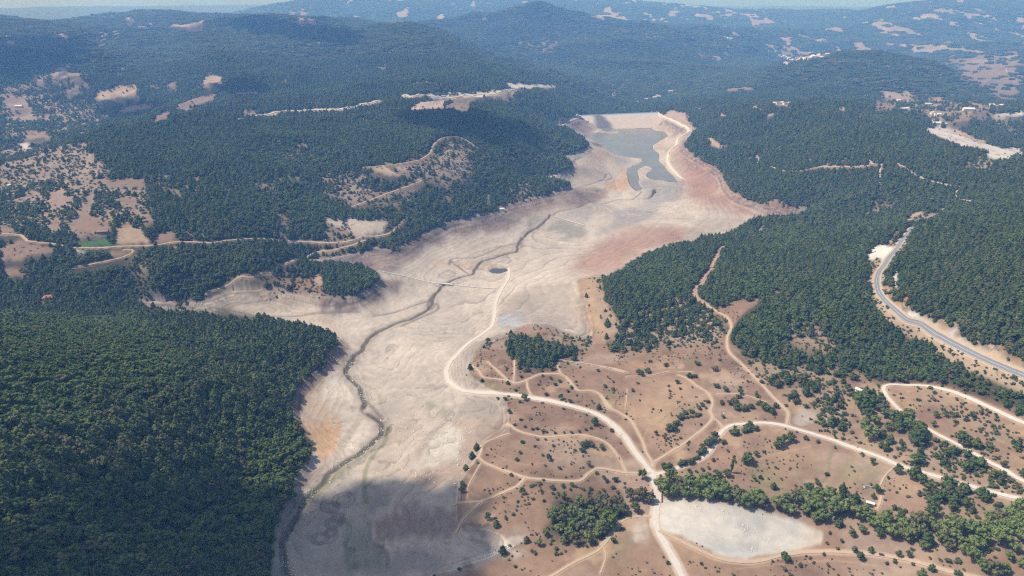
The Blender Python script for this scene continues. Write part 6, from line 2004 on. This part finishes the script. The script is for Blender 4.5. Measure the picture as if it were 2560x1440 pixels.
# -- cobbles strewn along the stream
m_stone = mat('pale_cobbles', (.50, .46, .40), .9, .25, .8)
r_ = np.random.default_rng(5)
stones = []
for i in range(3):
    v, f = ICO1
    stones.append(mesh_np('stone', v * np.array([1, .8, .55]) * (1 + .22 * r_.normal(size=(len(v), 1))), f))
stone_col = proto_collection('stone_source', stones, m_stone)
sw = stream_w[int(len(stream_w) * .62):]
ns = 2600
ii = r_.integers(0, len(sw) - 1, ns)
p = sw[ii] + r_.normal(0, 5.0, (ns, 2))
p = p[fbm(p[:, 0], p[:, 1], 9, 2, 841) > .02]
bar = path('7:1640,1300 1750,1280 1930,1272', 3)
q = bar[r_.integers(0, len(bar), 900)] + r_.normal(0, 4, (900, 2))
rx = to_ground(px('9:1600,360') + r_.normal(0, 22, (500, 2)) * np.array([.8, 1.0]))
field = to_ground(np.concatenate([px('7:%g,%g' % (a, b)) for a, b in zip(r_.uniform(1060, 1560, 1400), r_.uniform(330, 830, 1400)) if True]))
p = np.concatenate([p, q, rx, field])
k1 = sample(BEDM, p[:, 0], p[:, 1]) > .4
p = p[k1]
rub = to_ground(np.concatenate([px('8:580,885') + r_.normal(0, 1, (420, 2)) * np.array([17, 7]), px('8:880,1025') + r_.normal(0, 1, (260, 2)) * np.array([14, 8]), px('8:1000,1085') + r_.normal(0, 1, (60, 2)) * np.array([8, 4]), px('8:905,1145') + r_.normal(0, 1, (120, 2)) * np.array([10, 5]), px('8:720,925') + r_.normal(0, 1, (160, 2)) * np.array([12, 6])]))
p = np.concatenate([p, rub])
ss = r_.lognormal(-.85, .5, len(p)) * np.where(np.arange(len(p)) >= len(p) - len(rub), .62, 1.0)
stuff('cobbles', 'pale cobbles strewn along the stream and over the drained bed', 'cobbles', p[:, 0], p[:, 1], (ss, ss), r_.integers(0, 3, len(p)), stone_col)

# ------------------------------------------------------------------ air and clouds
m_haze = bpy.data.materials.new('haze_air')
m_haze.use_nodes = True
ht = m_haze.node_tree
ht.nodes.clear()
ho = ht.nodes.new('ShaderNodeOutputMaterial')
hv = ht.nodes.new('ShaderNodeVolumePrincipled')
hv.inputs['Color'].default_value = HAZE_COL
hv.inputs['Absorption Color'].default_value = (1, 1, 1, 1)
hv.inputs['Density'].default_value = HAZE_D
hv.inputs['Anisotropy'].default_value = 0.0
ht.links.new(hv.outputs[0], ho.inputs['Volume'])
hz = MB().box(0, 10000, 335, 52000, 28000, 850).build('haze', m_haze, kind='stuff')
hz['label'] = 'thin blue haze filling the air over the valley and hills'
hz['category'] = 'haze'

m_cloud = mat('cloud_white', (.85, .86, .88), 1.0, spec=0)


def cloud(name, outline, label, alt=1500.0, seed=1, puff=38.0, fill=1.0):
    """a puffy cloud high above the picture; the outline is where its shadow falls on the ground"""
    w = to_ground(densify(px(outline), True, 20))
    r = np.random.default_rng(seed)
    zc = np.where(np.hypot(w[:, 0], w[:, 1]) < 20000, ground(w[:, 0], w[:, 1]), 0)
    k_ = (alt - zc) / math.sin(SUN_EL)
    w = w + np.array([[sun_dir.x, sun_dir.y]]) * k_[:, None]
    lo, hi = w.min(0), w.max(0)
    pts = []
    xs = np.arange(lo[0], hi[0], puff * .55); ys = np.arange(lo[1], hi[1], puff * .55)
    for x in xs:
        for y in ys:
            x_, y_ = x + r.uniform(-.3, .3) * puff, y + r.uniform(-.3, .3) * puff
            inside_, dmin = False, 1e9
            for i in range(len(w)):
                a, b = w[i], w[(i + 1) % len(w)]
                if (a[1] > y_) != (b[1] > y_) and x_ < (b[0] - a[0]) * (y_ - a[1]) / (b[1] - a[1]) + a[0]:
                    inside_ = not inside_
                dmin = min(dmin, math.hypot(x_ - a[0], y_ - a[1]))
            if inside_ and r.uniform() < fill:
                pts.append((x_, y_, min(1.0, .35 + dmin / (puff * 3))))
            elif not inside_ and dmin < puff * .6 and r.uniform() < .35:
                pts.append((x_, y_, .28))
    V, F = [], []
    o = 0
    v0, f0 = ICO2
    for x, y, s in pts:
        rad = puff * s * r.uniform(.7, 1.1)
        v = v0 * rad * (1 + .10 * r.normal(size=(len(v0), 1))) * np.array([1, 1, .75]) + np.array([x, y, alt + s * puff * r.uniform(0, .9)])
        V.append(v); F.append(f0 + o); o += len(v)
    ob = link(name, mesh_np(name, np.concatenate(V), np.concatenate(F), True), m_cloud, kind='stuff')
    ob['label'] = label; ob['category'] = 'cloud'
    return ob


cloud('cloud', '0:-500,1330 -100,1315 200,1300 480,1250 620,1240 740,1270 840,1225 930,1205 1000,1190 1060,1205 1120,1218 1175,1280 1225,1320 1220,1390 1190,1430 1130,1520 1000,1600 500,1650 -500,1600', 'white cloud whose shadow lies over the near end of the drained bed', 1500, 1, 34)
cloud('cloud', '0:1010,285 1060,272 1130,280 1190,278 1220,300 1280,312 1340,330 1330,352 1290,370 1230,365 1170,345 1080,325 1020,310', 'white cloud whose shadow lies on the wooded hill left of the dam', 1700, 2, 45)
cloud('cloud', '0:1490,316 1505,311 1522,316 1530,321 1515,324 1498,322', 'small white cloud whose shadow touches the dam face', 1700, 3, 14)
cloud('cloud', '0:540,212 600,200 640,212 680,232 640,248 580,242 545,228', 'white cloud whose shadow lies on the fields at the mountain foot', 1700, 4, 50)
cloud('cloud', '0:-60,105 60,95 160,100 230,112 180,140 130,175 60,190 -60,190', 'white cloud whose shadow darkens the distant left hillside', 1900, 5, 120)
cloud('cloud', '0:250,255 330,250 390,265 370,290 300,300 250,285', 'white cloud whose shadow darkens the left valley', 1800, 6, 60)
cloud('cloud', '0:560,60 640,40 760,60 880,80 900,110 780,100 640,85', 'white cloud whose shadow darkens the mountain top', 2000, 7, 110)
